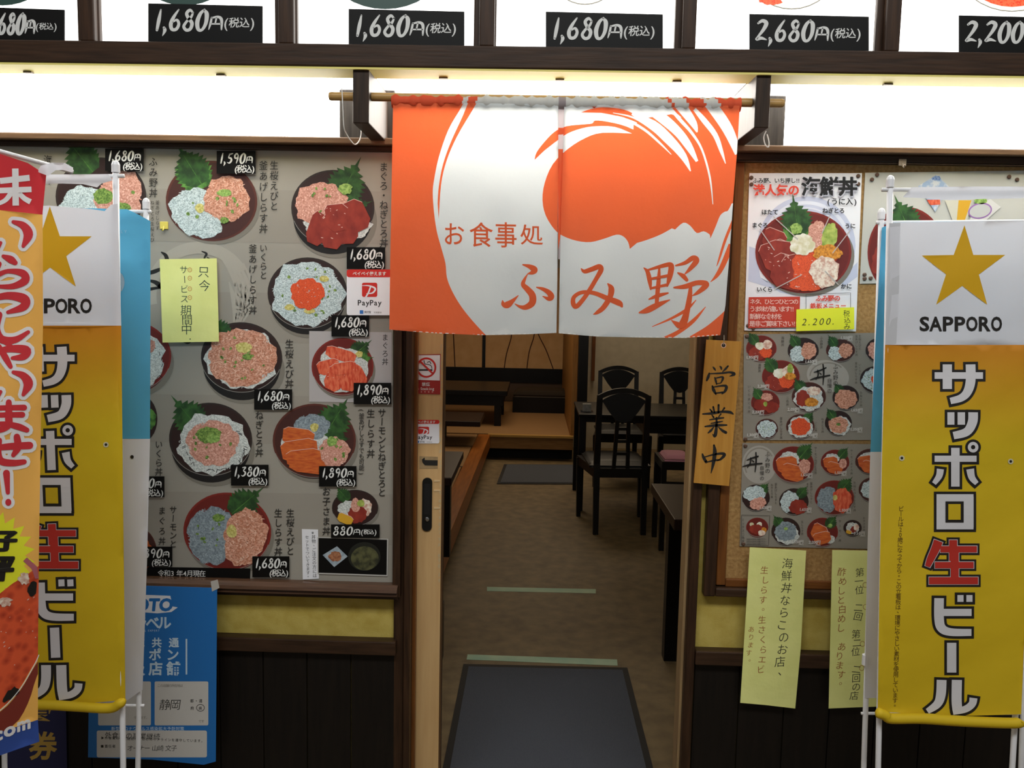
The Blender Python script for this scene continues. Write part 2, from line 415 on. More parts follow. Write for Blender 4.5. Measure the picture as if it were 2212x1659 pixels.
# interior shell
IY0, IY1 = .12, 8.2
obj('wall_side_left', MB().box(-2.45, -2.4, .04, IY1, 0, 2.4, GWALL), kind='structure')
obj('wall_side_right', MB().box(2.4, 2.45, .04, IY1, 0, 2.4, GWALL), kind='structure')
obj('ceiling', MB().box(-2.45, 2.45, .04, IY1 + .1, 2.4, 2.45, GWALL), kind='structure')
fw = MB(); fw.box(-2.45, XL, 0, .04, 0, 2.4, PLAST); fw.box(XR, 2.45, 0, .04, 0, 2.4, PLAST); fw.box(XL, XR, .045, .09, zs1 + .3, 2.4, PLAST)
obj('wall_front_upper', fw, kind='structure')

# ------------------------------------------------------------------ overhead light boxes and beam
YB = -.27
zb0, zb1 = zx(1106, 148, YB), zx(1106, 99, YB)             # beam
trim(MB().box(XL, XR, YB, YB + .055, zb0, zb1, DARKW))
trim(MB().box(XL, XR, YB + .003, YB + .083, zb0 - .005, zb0 - .0005, mat('yellow_lit_underside', '#e3d577', .6)), 0)  # added board whose cream colour stands in for the yellow-lit beam underside
trim(MB().box(XL, XR, YB + .055, .09, zb1 + .62, zb1 + .66, DARKW))
z_top = zb1 + .62
# mullions
edges = [(-300, -258), (157, 203), (588, 635), (1023, 1070), (1463, 1507), (1903, 1950), (2345, 2390)]
for a, b in edges:
    y = 60; X0, X1 = P(a + 12, y, YB).x, P(b - 2, y, YB).x
    mb = MB().box(X0, X1, YB + .004, YB + .055, zb1, z_top, DARKWZ)
    mb.box(X0 - .014, X1 + .003, YB + .022, YB + .054, zb1, z_top, DARKWZ); trim(mb)
# soffit housing behind the beam, transom panels, posts
z_sof = zb0 + .012
for i, (a, b) in enumerate(((-330, 733), (851, 1598), (1695, 2560))):
    n = i + 1
    xa, xb = P(a, 260, 0).x, P(b, 260, 0).x
    obj('window_%d' % n, MB().box(max(xa, XL), min(xb, XR), .0, .012, zs1, z_sof, TRANSP), kind='structure')
for (a, b) in ((733, 852), (1598, 1696)):
    trim(MB().box(P(a, 260, -.012).x, P(b, 260, -.012).x, -.012, .03, zs1, z_sof, POSTW))
for i, (a, b, lab) in enumerate(((XL, P(764, 200, -.2).x, 'long backlit soffit panel over the large bowl menu'),
                                 (P(800, 200, -.2).x, P(1628, 200, -.2).x, 'backlit soffit panel over the orange and white curtain'),
                                 (P(1664, 200, -.2).x, XR, 'long backlit soffit panel over the cork notice board'))):
    r = thing('soffit_light', ((a + b) / 2, -.1, z_sof), lab, 'light panel')
    obj('diffuser', MB().box(a, b, YB + .085, -.005, z_sof, z_sof + .006, TRANSP), r)
    obj('lamp_housing', MB().box(a, b, YB + .056, YB + .083, zb0 + .001, z_sof + .03, mat('cream_lamp_housing', '#d8cf9a', .6)), r)
    for k in range(3):
        x = a + (b - a) * (k + .6) / 3.3
        obj('clip', MB().box(x, x + .02, YB + .058, YB + .07, zb0 - .009, zb0 - .0055, mat('brown_clip', '#6b5a3a', .5)), r)
trim(MB().box(XL, XR, YB + .056, .045, z_sof + .04, z_sof + .06, DARKW))

# ------------------------------------------------------------------ light box menu panels
TEAL = mat('backlit_dark_green_bowl', '#274039', .4, emit=.25)
def price_line(s, t, x0, x1, cy, h, m, k=2, tail=True, wt=.02):
    """brush figures, yen sign and (tax included) on one line"""
    adv = {',': .34, '1': .5, '円': .86}; tw = sum(adv.get(c, .74) for c in t) * h
    tl = 2.9 * h * .62 if tail else 0
    sc_ = (x1 - x0) / (tw + tl); x = x0
    for c in t:
        a = adv.get(c, .74) * h * sc_; hh = h * (.72 if c == '円' else 1); yy = cy - h / 2 + (h * .25 if c == '円' else 0)
        s.brush(c, x, yy, a * .86, hh, m, k, wsc=1.25 if c == '円' else 1.0); x += a
    if tail:
        q = h * .66
        for c, a in (('(', .45), ('税', .95), ('込', .95), (')', .45)):
            s.char(c, x + a * .5 * h * .62 * sc_, cy + h * .13, min(q, .6 * h * sc_) * (1.25 if c in '()' else 1), m, k, .012, shear=.08); x += a * h * .62 * sc_
panels = [(-258, 157, 78, -40, 139, '1,680円', 'with a 1,680 plate above the orange welcome banner', (-120, 18)),
          (203, 588, 85, 320, 567, '1,680円', 'with a dark green bowl base above the 1,590 menu label', (318, 10)),
          (635, 1023, 95, 753, 1003, '1,680円', 'with a wide dark green bowl base beside the curtain bracket', (753, 22)),
          (1070, 1463, 99, 1179, 1432, '1,680円', 'with a thin white bowl rim above the curtain emblem', (1179, 28)),
          (1507, 1903, 103, 1619, 1877, '2,680円', 'with the white bowl of rice and red roe reading 2,680', (1619, 33)),
          (1950, 2345, 107, 2072, 2330, '2,200円', 'with the salmon roe bowl reading 2,200', (2072, 36))]
YP = YB + .035
for i, (xa, xb, yb, pa, pb, num, lab, (_, pt)) in enumerate(panels):
    ym = yb - 60; X0, X1 = P(xa - 6, ym, YP).x, P(xb + 6, ym, YP).x
    r = thing('lightbox_menu_panel', ((X0 + X1) / 2, YP, zb1), 'backlit white menu panel ' + lab, 'illuminated sign', 'backlit menu panels along the top beam')
    obj('acrylic_panel', MB().box(X0, X1, YP, YP + .02, zb1 - .02, z_top, LIGHTP), r)
    s = Sheet(plane(YP - .001))
    cx = (pa + pb) / 2
    if i in (0, 1): s.ell(cx - 44, -100, 122, 112, TEAL)
    elif i == 2: s.ell(cx - 46, -118, 150, 138, TEAL)
    else:
        rim = mat('backlit_bowl_rim', '#d9d4c6', .4, emit=1.2); sh = mat('backlit_bowl_line', '#8a8578', .4, emit=.5)
        R = (0, 0, 0, (95, 118), (125, 150), (150, 165))[i]; cy = (0, 0, 0, 11, 21, 26)[i] - R[1]; cx = (0, 0, 0, cx - 42, cx - 38, cx - 15)[i]
        s.ell(cx, cy, R[0], R[1], sh, 1); s.ell(cx, cy - 1.5, R[0] - 1, R[1] - 1, rim, 2)
        rice = mat('backlit_rice', '#f6f1de', .4, c2='#c9d19a', scale=160, lo=.5, hi=.75, emit=1.6)
        roe = mat('backlit_roe', '#c22410', .4, c2='#f0603a', scale=220, vor=True, lo=.1, hi=.6, emit=.8)
        s.ell(cx, cy - 7, R[0] - 6, R[1] - 4, roe if i == 5 else rice, 3)
        if i == 4: s.ell(cx - 45, cy + R[1] - 22, 26, 12, roe, 4, wob=.1)
    obj('bowl_print', s.mb, r)
    y0, y1 = pt, yb + 22
    mb = MB().slab([(pa, y0 - 3), (pb, y0 + 3), (pb, y1), (pa, y1 - 2)], YP - .004, .003, BLACKP)
    pl = obj('price_plate', mb, r)
    s = Sheet(plane(YP - .0045)); h = 44
    price_line(s, num, pa + 12, pb - 14, (pt + 33) + 0, h, mat('grey_price_lettering', '#d2d2ce', .5), k=1)
    obj('lettering', s.mb, pl)

# ------------------------------------------------------------------ curtain brackets, rod, cords
for (a, b, y0, y1, lab) in ((762, 797, 148, 266, 'dark wooden bracket carrying the curtain rod beside the bowl menu'),
                            (1632, 1664, 154, 276, 'dark wooden bracket carrying the curtain rod beside the cork notice board')):
    mb = MB(); X0, X1 = P(a, (y0 + y1) / 2, YB + .01).x, P(b, (y0 + y1) / 2, YB + .01).x
    zt, zbm = zb0, P((a + b) / 2, y1, YB + .01).z
    mb.box(X0, X1, YB + .01, -.012, zbm, zt, BRACK)
    obj('curtain_bracket', mb, None, lab, 'bracket', 'curtain brackets', bevel=.002)
YR = -.225
pl_, pr_ = P(714, 208, YR), P(1690, 223, YR)
rod = thing('curtain_rod', pl_, 'round bamboo-coloured rod through both brackets holding the orange and white curtain', 'rod')
obj('rod', MB().tube([pl_, pr_], .0098, ROD, 16), rod, smooth=False)
obj('end_cap', MB().tube([pl_ - Vector((.003, 0, 0)), pl_ + Vector((.004, 0, 0))], [.0085, .0102], ROD, 16), rod)
obj('end_cap', MB().tube([pr_ - Vector((.004, 0, 0)), pr_ + Vector((.003, 0, 0))], [.0102, .0085], ROD, 16), rod)
def px_tube(pts, Y, r, m, n=6): return MB().tube([P(x, y, yy) for (x, y), yy in zip(pts, Y)], r, m, n)
c1 = spline([(738, 190), (739, 200), (741, 240), (743, 275), (748, 288), (757, 303), (767, 312), (776, 304), (780, 290), (780, 279)], 5)
obj('cord', px_tube(c1, [-.243] * 8 + [-.243 + .0022 * i for i in range(len(c1) - 8)], .0013, CORD), None, 'thin white cord looped over the rod end above the bowl menu', 'cord')
c2 = spline([(1655, 283), (1650, 296), (1653, 312), (1660, 318), (1661, 306), (1657, 290)], 5)
obj('cord', px_tube(c2, [-.2] * len(c2), .0013, CORD), None, 'small white cord loop under the bracket by the cork board', 'cord')

# ------------------------------------------------------------------ the split curtain
ORG = mat('orange_curtain_cloth', '#ea6636', .75, bump=.35, bscale=16, trans=.30)
WHC = mat('white_curtain_cloth', '#d9dede', .7, bump=.35, bscale=16, trans=.42)
ORD = mat('orange_shaded_double_cloth', '#d8512c', .8, trans=.12); WHD = mat('white_shaded_double_cloth', '#c9c9c4', .8, trans=.12)  # sleeve cloth: double layer, its colour also darkened to imitate weaker light
GUS = mat('grey_gusset_cloth', '#a59a9c', .8, trans=.3)
Cn = cr(820, 180, 2.6976)
def nw(x, y):
    t = max(0, min(1, (y - 240) / 470)); u = max(0, 1 - (y - 205) / 90)
    f = .0055 * math.sin(x / 47 + y / 190) * (.25 + .75 * t) + .004 * math.sin(x / 23 - y / 120 + 1.3) * t
    f += .006 * math.sin((x - 1205) / 75) * t
    f += .0022 * u * (math.sin(x / 5.2) + .7 * math.sin(x / 3.1 + 2))
    f += -.010 * math.exp(-((x - 1212) / 26) ** 2) * t
    f += (.0012 * math.sin(x / 15 + y / 37) + .001 * math.sin(y / 21 - x / 60) + .0012 * math.sin((x + y) / 29)) * (.3 + .7 * t)
    return f - .006 * t
ns = cloth(YR - .012, nw)
noren = thing('split_curtain', P(1206, 722, YR - .012), 'orange and white split curtain with a wave emblem and brushed lettering over the doorway', 'curtain')
A_ = spline([(524, 60), (485, 122), (470, 150), (400, 272), (345, 430), (318, 560), (310, 640), (318, 760), (335, 870), (360, 960), (384, 1050), (392, 1130), (420, 1205), (470, 1292), (540, 1382), (640, 1490)], 4) + [(-20, 1520), (-20, 20)]
B_ = spline([(602, 50), (545, 150), (450, 312), (390, 452), (358, 592), (345, 792)], 4) + spline([(338, 700), (345, 600), (370, 470), (418, 335), (488, 182), (540, 50)], 4)
C_ = spline([(1478, 293), (1300, 288), (1200, 318), (1100, 380), (1010, 470), (962, 580), (949, 680), (968, 770), (1018, 850), (1070, 890), (1150, 918), (1230, 925), (1310, 905), (1380, 882), (1420, 892), (1448, 925), (1458, 965)], 3) + \
     spline([(1500, 930), (1560, 912), (1640, 880), (1703, 845)], 3) + spline([(1722, 852), (1770, 812), (1810, 830), (1848, 872), (1888, 862), (1924, 882), (1928, 902), (1960, 830), (1985, 770), (2012, 748), (2030, 742), (2052, 700)], 3) + \
     [(2140, 690), (2140, 40), (1590, 40), (1680, 130), (1760, 200), (1700, 180), (1640, 190), (1560, 200), (1480, 240)]
D_ = spline([(903, 446), (915, 402), (960, 342), (1020, 282), (1090, 250), (1180, 240), (1238, 234), (1256, 217), (1330, 224), (1440, 252), (1560, 312), (1640, 362)], 3) + spline([(1600, 352), (1478, 296), (1370, 254), (1260, 250), (1180, 262), (1100, 290), (1040, 330), (960, 392)], 3)
E_ = spline([(1172, 170), (1230, 150), (1300, 139), (1400, 148), (1470, 172), (1560, 232), (1640, 305), (1710, 385)], 3) + spline([(1660, 372), (1600, 300), (1520, 240), (1440, 205), (1360, 185), (1290, 172)], 3)
def rib(pts, ws, n=4):
    q = spline([(a, b, w_) for (a, b), w_ in zip(pts, ws)], n); L_, R_ = [], []
    for i, (x, y, w_) in enumerate(q):
        a = q[max(i - 1, 0)]; b = q[min(i + 1, len(q) - 1)]; dx, dy = b[0] - a[0], b[1] - a[1]; l = math.hypot(dx, dy) or 1
        L_.append((x - dy / l * w_ / 2, y + dx / l * w_ / 2)); R_.append((x + dy / l * w_ / 2, y - dx / l * w_ / 2))
    return L_ + R_[::-1]
streaks = [rib([(1300, 182), (1420, 205), (1540, 268), (1630, 345), (1700, 415)], [4, 14, 14, 12, 3]),
           rib([(1360, 172), (1480, 200), (1590, 270), (1660, 335), (1708, 385)], [3, 10, 10, 9, 3]),
           rib([(1470, 178), (1590, 240), (1690, 330), (1770, 425), (1812, 512)], [12, 52, 54, 40, 6]),
           rib([(1560, 150), (1650, 205), (1740, 285), (1800, 365), (1850, 455)], [40, 58, 52, 44, 16]),
           rib([(1640, 80), (1740, 200), (1820, 290), (1880, 390), (1925, 550), (1942, 705)], [16, 20, 16, 12, 11, 4]),
           rib([(1680, 40), (1770, 150), (1830, 235), (1850, 285)], [70, 60, 40, 8]),
           rib([(1835, 150), (1890, 215), (1955, 300), (1990, 390), (2016, 468)], [20, 32, 30, 22, 4]),
           rib([(1860, 40), (1950, 150), (2030, 270), (2090, 410)], [60, 66, 62, 40])]
low = [(rib([(2060, 800), (2015, 910), (1980, 1020), (1964, 1066)], [16, 16, 12, 3]), ORG), (rib([(2050, 940), (2000, 1060), (1965, 1120), (1928, 1158)], [34, 30, 22, 3]), ORG),
       (spline([(2040, 1295), (1985, 1350), (1910, 1412), (1840, 1456), (1770, 1495)], 4) + [(2000, 1520), (2060, 1400)], ORG),
       (rib([(1640, 1500), (1740, 1450), (1830, 1382), (1900, 1302)], [30, 24, 22, 4]), ORG),
       (rib([(1588, 1418), (1700, 1370), (1790, 1318), (1845, 1262)], [4, 14, 18, 4]), ORG),
       (rib([(480, 120), (505, 90), (525, 68)], [3, 12, 4]), WHC)]
fields = [(Cn(A_), ORG), (Cn(B_), ORG), (Cn(C_), ORG), (Cn(D_), ORG), (Cn(E_), ORG)] + [(Cn(q), WHC) for q in streaks] + [(Cn(q), m) for q, m in low]
lef = [(849, 222), (940, 222), (1030, 223), (1120, 224), (1206, 225), (1206, 330), (1205, 450), (1204, 600), (1202, 719), (1140, 722), (1040, 724), (940, 720), (841, 712), (843, 560), (846, 400)]
rig = [(1219, 225), (1310, 226), (1420, 227), (1530, 228), (1598, 228), (1592, 330), (1584, 430), (1575, 560), (1567, 660), (1556, 724), (1480, 730), (1380, 729), (1290, 727), (1207, 720), (1209, 600), (1212, 450), (1216, 330)]
obj('curtain_panel', painted_cloth(lef, fields, ns, WHC, 11), noren, smooth=True)
obj('curtain_panel', painted_cloth(rig, fields, ns, WHC, 11, 1), noren, smooth=True)
# gathered sleeve around the rod
def sleeve(x0, x1, nm=48):
    mb = MB(); segs = 10; vs = []; n = int((x1 - x0) / 2.2)
    for i in range(n + 1):
        x = x0 + (x1 - x0) * i / n; y = 207 + (x - 847) * .0102; c = P(x, y + 12, YR)
        rr = .0158 + .0011 * (math.sin(x / 5.2) + .8 * math.sin(x / 3.1 + 2) + .6 * math.sin(x / 11.))
        for k in range(segs):
            a = math.pi * 2 * k / segs; vs.append(c + Vector((0, -math.cos(a) * rr * .9, math.sin(a) * rr)))
    mb.v = [tuple(v) for v in vs]
    for i in range(n):
        x = x0 + (x1 - x0) * (i + .5) / n
        for k in range(segs):
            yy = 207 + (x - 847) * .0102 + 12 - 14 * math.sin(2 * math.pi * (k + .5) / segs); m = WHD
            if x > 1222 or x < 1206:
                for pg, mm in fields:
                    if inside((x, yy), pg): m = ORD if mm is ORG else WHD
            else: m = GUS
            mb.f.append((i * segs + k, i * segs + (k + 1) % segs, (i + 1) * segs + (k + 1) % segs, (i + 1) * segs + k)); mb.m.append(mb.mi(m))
    return mb
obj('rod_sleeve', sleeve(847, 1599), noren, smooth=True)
gs = cloth(YR - .006, nw)
mb = MB(); gq = [(1203, 222), (1223, 222), (1221, 330), (1217, 450), (1212, 560), (1206, 560), (1205, 450), (1204, 330)]
s = Sheet(gs); s.poly(gq, GUS, 0); s.poly([(1204, 276), (1222, 276), (1221, 290), (1204, 291)], ORG, 1); s.poly([(1205, 322), (1220, 322), (1216, 470), (1206, 540)], ORG, 1)
obj('slit_gusset', s.mb, noren)
hem = mat('curtain_hem_white', '#f0f0ec', .8)
s = Sheet(ns)
for pts in ([(845, 712), (940, 719), (1040, 723), (1140, 721), (1200, 718)], [(1209, 719), (1290, 726), (1380, 728), (1480, 729), (1553, 723)]):
    for a, b in zip(pts[:-1], pts[1:]):
        q = spline([a, ((a[0] + b[0]) / 2, (a[1] + b[1]) / 2), b], 8)
        for i in range(0, len(q) - 1, 2): s.stroke([q[i], q[i + 1]], 1.3, hem, 1.4, butt=True)
obj('hem_stitching', s.mb, noren)
RED2 = ORG
s = Sheet(ns)
def flush():
    global s
    obj('brushed_character', s.mb, noren); s = Sheet(ns)
def st(pts, ws): s.stroke(Cn(pts), [w_ / 2.6976 for w_ in ws], ORG, 1.2, n=7)
st([(835, 1057), (875, 1068), (902, 1086), (890, 1102), (862, 1110)], [8, 26, 38, 26, 5])
st([(862, 1112), (846, 1140), (836, 1172), (862, 1200), (890, 1236), (888, 1280), (850, 1305), (815, 1300), (788, 1284)], [5, 16, 26, 34, 40, 40, 30, 16, 4])
st([(808, 1236), (775, 1268), (745, 1290), (722, 1286), (716, 1266)], [4, 24, 40, 28, 6])
st([(914, 1188), (950, 1198), (985, 1218), (1000, 1242), (985, 1255), (950, 1240)], [6, 20, 30, 36, 26, 4])
flush()
st([(1175, 1080), (1195, 1096), (1240, 1082), (1280, 1068), (1290, 1088), (1262, 1140), (1220, 1210), (1180, 1266), (1146, 1300), (1128, 1282), (1134, 1244), (1180, 1218), (1250, 1222), (1330, 1254), (1395, 1280), (1412, 1300)], [6, 24, 28, 30, 30, 26, 26, 26, 28, 28, 24, 22, 24, 30, 34, 14])
st([(1330, 1168), (1350, 1196), (1342, 1246), (1306, 1304), (1270, 1334), (1246, 1346)], [8, 34, 32, 30, 22, 4])
flush()
# the last, many-stroked character
for pts, ws in (([(1540, 1075), (1562, 1100), (1574, 1150), (1580, 1200)], [6, 24, 26, 10]), ([(1556, 1090), (1640, 1066), (1690, 1056), (1700, 1074), (1690, 1130), (1676, 1180)], [10, 22, 28, 34, 30, 12]),
                ([(1630, 1075), (1626, 1150), (1620, 1215), (1614, 1290)], [12, 24, 26, 22]), ([(1576, 1140), (1685, 1120)], [14, 18]), ([(1582, 1194), (1676, 1174)], [14, 18]),
                ([(1570, 1258), (1620, 1238), (1680, 1222)], [8, 24, 10]), ([(1514, 1336), (1560, 1322), (1620, 1292), (1690, 1262)], [10, 34, 32, 6]),
                ([(1726, 1062), (1780, 1046), (1826, 1018), (1846, 1034), (1810, 1080), (1780, 1110)], [10, 22, 30, 34, 24, 8]), ([(1738, 1104), (1768, 1122), (1790, 1146)], [8, 26, 20]),
                ([(1716, 1190), (1780, 1184), (1850, 1162), (1902, 1168), (1890, 1190), (1850, 1222), (1822, 1238)], [10, 28, 28, 34, 32, 20, 4]),
                ([(1812, 1190), (1806, 1250), (1790, 1330), (1772, 1390), (1750, 1410), (1722, 1396), (1700, 1380)], [20, 30, 34, 44, 40, 22, 4])):
    st(pts, ws)
flush()
s = Sheet(ns)
for ch, b in (('お', (380, 815, 492, 938)), ('食', (524, 808, 660, 952)), ('事', (674, 808, 798, 956)), ('処', (820, 822, 952, 940))):
    (x0, y0), (x1, y1) = Cn([b[:2], b[2:]]); s.fit(ch, x0, y0, x1, y1, ORG, 1.2, wt=.006, skew=.02); flush()

# ------------------------------------------------------------------ printed food
def fm(name, a, b, sc_=260, st_=(1, 1, 1), vor=False, lo=.38, hi=.62, rough=.5): return mat('print_' + name, a, rough, b, scale=sc_, detail=4, stretch=st_, vor=vor, lo=lo, hi=hi)
FOOD = {'shirasu': fm('whitebait', '#8fa0a2', '#d2e0e0', 260, (1, 1, 2.2), lo=.4, hi=.56), 'ebi': fm('pink_shrimp', '#a8684c', '#dda58c', 230, (1, 1, 1.8), lo=.36, hi=.6),
        'negi': fm('minced_tuna', '#b87a66', '#e0aa98', 300), 'tuna': fm('red_tuna', '#7a2117', '#9c3626', 28, (1.5, 1, 1), lo=.3, hi=.7),
        'salmon': fm('orange_salmon', '#b6481d', '#d8702f', 50, (1, 1, 4), lo=.3, hi=.7), 'sal2': fm('bright_salmon', '#c93c20', '#e87a55', 60, (3, 1, 1), lo=.35, hi=.7),
        'roe': fm('salmon_roe', '#a82a10', '#e0562a', 330, vor=True, lo=.05, hi=.5), 'rice': fm('rice', '#aeb4b0', '#dfe3de', 320),
        'grey': fm('raw_whitebait', '#6d7a82', '#93a1a8', 220), 'leaf': fm('shiso_leaf', '#1c3a1a', '#35602a', 45), 'leafl': fm('pale_leaf', '#2e5a22', '#5f9440', 60),
        'green': fm('scallion', '#4c6e2c', '#8aa850', 260), 'wasabi': fm('wasabi', '#6f9440', '#a4c46a', 200), 'ginger': fm('ginger', '#b4a852', '#ddd488', 200),
        'uni': fm('sea_urchin', '#b06a18', '#e29a35', 170), 'crab': fm('crab', '#c99a86', '#efe2d0', 120), 'scal': fm('scallop', '#cfc9a2', '#eceadb', 60),
        'egg': mat('print_egg_yellow', '#d9a52a', .5), 'soup': fm('miso_soup', '#2a2c1c', '#5a5a38', 60), 'avo': fm('avocado', '#7f9a3a', '#b9c465', 60)}
RIM = {'brown': mat('print_brown_rim', '#57291f', .5), 'black': mat('print_black_rim', '#2c211d', .5), 'red': mat('print_red_rim', '#7e231a', .5), 'grey': mat('print_grey_rim', '#8f8a84', .5)}
INN = {'brown': mat('print_brown_bowl', '#43201a', .5), 'black': mat('print_black_bowl', '#2c1613', .5), 'red': mat('print_red_bowl', '#6a1c15', .5)}
OUTB = {'brown': mat('print_brown_outer', '#34201c', .5), 'black': mat('print_black_outer', '#141110', .5), 'red': mat('print_red_outer', '#5e2019', .5)}
WET = mat('print_glint', '#e0b8ac', .5)
SHADE = mat('print_soft_grey', '#7c776c', .55)
def leaf(s, x, y, L_, ang, k, m=None, wd=.78, seed=3):
    """serrated leaf with a long tip; (x, y) is the base, ang points to the tip (degrees, 0 = right, 90 = up)"""
    rn = random.Random(seed); a = math.radians(ang); ux, uy = math.cos(a), -math.sin(a); vx, vy = -uy, ux; N_ = 9; si = []
    for sg in (1, -1):
        q = []
        for i in range(N_):
            t = i / N_; h = wd * .5 * math.sin(math.pi * min(1, t * .86 + .16)) ** .75 * (1 if t < .7 else 1 - (t - .7) * 1.6)
            q.append((t, h * sg)); q.append((t + .085, (h * 1.24 + .015) * sg))
        si.append(q)
    pts = si[0] + [(1.02, .035), (1.28, .0), (1.02, -.035)] + si[1][::-1]
    s.poly([(x + (t * ux + h * vx) * L_, y + (t * uy + h * vy) * L_) for t, h in pts], m or FOOD['leaf'], k)
    for sg in (-1, 1, 0): pass
    s.stroke([(x, y), (x + ux * L_ * .9, y + uy * L_ * .9)], [1.6, .6], FOOD['leafl'], k + .3, butt=True)
STRAND = {t: [mat('print_%s_strand_%d' % (t, i), c, .5) for i, c in enumerate(cs)] for t, cs in
          {'shirasu': ['#e2eded', '#a3b4b6', '#c9d8d8'], 'ebi': ['#eabfa8', '#bd7658', '#d99a80'], 'negi': ['#e9bcac', '#c58875', '#d8a08e'], 'grey': ['#a9b6bc', '#7d8a92', '#94a2a9'], 'rice': ['#e8ece8', '#b4bab6', '#d4d9d4']}.items()}
def strands(s, cx, cy, a, b, rot, t, k, seed):
    rn = random.Random(seed * 7 + 1); ca, sa = math.cos(rot), math.sin(rot); n = int(a * b / 9)
    L_ = {'shirasu': 8, 'ebi': 8, 'negi': 4, 'grey': 7, 'rice': 3.5}[t]; w_ = {'shirasu': 1.5, 'ebi': 2, 'negi': 3, 'grey': 1.6, 'rice': 1.7}[t]
    for j in range(n):
        q = rn.random() ** .5 * .97; an = rn.random() * 6.283; u, v = a * q * math.cos(an), b * q * math.sin(an); x, y = cx + u * ca - v * sa, cy + u * sa + v * ca
        d_ = rn.random() * 6.283; l = L_ * rn.uniform(.6, 1.2) / 2; be = rn.uniform(-.35, .35) * l * 2; dx, dy = math.cos(d_) * l, math.sin(d_) * l
        s.stroke([(x - dx, y - dy), (x - dy / l * be * .5, y + dx / l * be * .5), (x + dx, y + dy)], [w_ * .4, w_, w_ * .4], STRAND[t][j % 3], k + (j % 7) * .05, n=2, butt=True)
def bowl(root, surf, cx, cy, rx, ry, style, foods, lv=None, h=0, name='bowl_print', rot=0, seed=0, rimw=.05, k0=1):
    s = Sheet(surf); n = 44 if rx > 40 else 28
    if rx > 40: s.ell(cx + rx * .06, cy + h + ry * .1, rx * 1.0, ry * .98, SHADE, k0, rot, n)
    if h: s.ell(cx, cy + h, rx * .95, ry * .98, OUTB[style], k0 + .5, rot, n)
    s.ell(cx, cy, rx, ry, RIM[style], k0 + 1, rot, n); s.ell(cx, cy, rx * (1 - rimw), ry * (1 - rimw), INN[style], k0 + 2, rot, n)
    if h: s.ring(cx, cy, rx, ry, 1.2, RIM['grey'], k0 + 1.5, 28, 20, 160)
    k = k0 + 3
    for i, l in enumerate(lv or []):
        leaf(s, cx + l[0] * rx, cy + l[1] * ry, l[2] * rx * 1.08, l[3], k, FOOD[l[4]] if len(l) > 4 else None, seed=i); k += 1
    for i, q in enumerate(foods):
        t, fx, fy, frx, fry = q[:5]; fr = q[5] if len(q) > 5 else 0
        if t.startswith('/'):                              # a slice: rounded slab with a lighter edge
            c, sn = math.cos(fr), math.sin(fr); a, b = frx * rx, fry * rx
            pts = [(u * a, v * b) for u, v in ((-1, -.7), (-.7, -1), (.6, -.9), (1, -.5), (.95, .6), (.5, 1), (-.6, .95), (-1, .5))]
            s.quad([(cx + fx * rx + u * c - v * sn, cy + fy * ry + u * sn + v * c) for u, v in pts], FOOD[t[1:]], k)
            s.stroke([(cx + fx * rx + u * c - v * sn, cy + fy * ry + u * sn + v * c) for u, v in pts[:4]], 1.1, WET, k + .4, n=1, butt=True)
        elif t == 'dots':
            rn = random.Random(seed + i)
            for _ in range(int(fr)):
                a, q_ = rn.random() * 6.28, rn.random() ** .5
                s.ell(cx + fx * rx + frx * rx * q_ * math.cos(a), cy + fy * ry + fry * ry * q_ * math.sin(a), rx * rn.uniform(.025, .05), rx * rn.uniform(.02, .045), FOOD['green'], k, rn.random() * 3, 7)
        elif t == 'glint':
            rn = random.Random(seed + i)
            for _ in range(int(fr)):
                x, y = cx + fx * rx + rn.uniform(-1, 1) * frx * rx, cy + fy * ry + rn.uniform(-1, 1) * fry * ry
                s.ell(x, y, rx * rn.uniform(.008, .035), rx * rn.uniform(.006, .012), WET, k, rn.uniform(-.8, .8), 6)
        elif t == 'nori':
            rn = random.Random(seed + i)
            for _ in range(int(fr)):
                a = rn.random() * 6.28; x, y = cx + fx * rx + frx * rx * math.cos(a), cy + fy * ry + fry * ry * math.sin(a); b = rn.random() * 3
                s.stroke([(x, y), (x + 8 * math.cos(b), y + 8 * math.sin(b))], 1.3, INK, k, butt=True)
        else:
            s.ell(cx + fx * rx, cy + fy * ry, frx * rx, fry * ry, FOOD[t], k, fr, 40 if frx * rx > 12 else 12, .07, seed + i)
            if t in STRAND and rx > 60: strands(s, cx + fx * rx, cy + fy * ry, frx * rx, fry * ry, fr, t, k + .4, seed + i)
        k += 1
    return obj(name, s.mb, root)
def price_tag(root, Y, x0, y0, x1, y1, num, one=False, th=.0008, name='price_label', clip=None):
    mb = MB().slab([(x0, y0), (x1, y0), (x1, y1), (x0, y1)], Y - th, th, BLACKP); o = obj(name, mb, root)
    s = Sheet(plane(Y - th)); wd, h = x1 - x0, y1 - y0
    if one: price_line(s, num, x0 + 4, x1 - 5, (y0 + y1) / 2 - 1, h * .62, CHALK, 1, wt=.03)
    else:
        price_line(s, num, x0 + wd * .07, x1 - wd * .06, y0 + h * .32, h * .44, CHALK, 1, tail=False)
        for c, fx, a in (('(', .50, 1), ('税', .62, 1), ('込', .81, 1), (')', .94, 1)): s.char(c, x0 + wd * fx, y0 + h * .79, h * .37, CHALK, 1, .014, shear=.08)
    obj('lettering', s.mb, o); return o

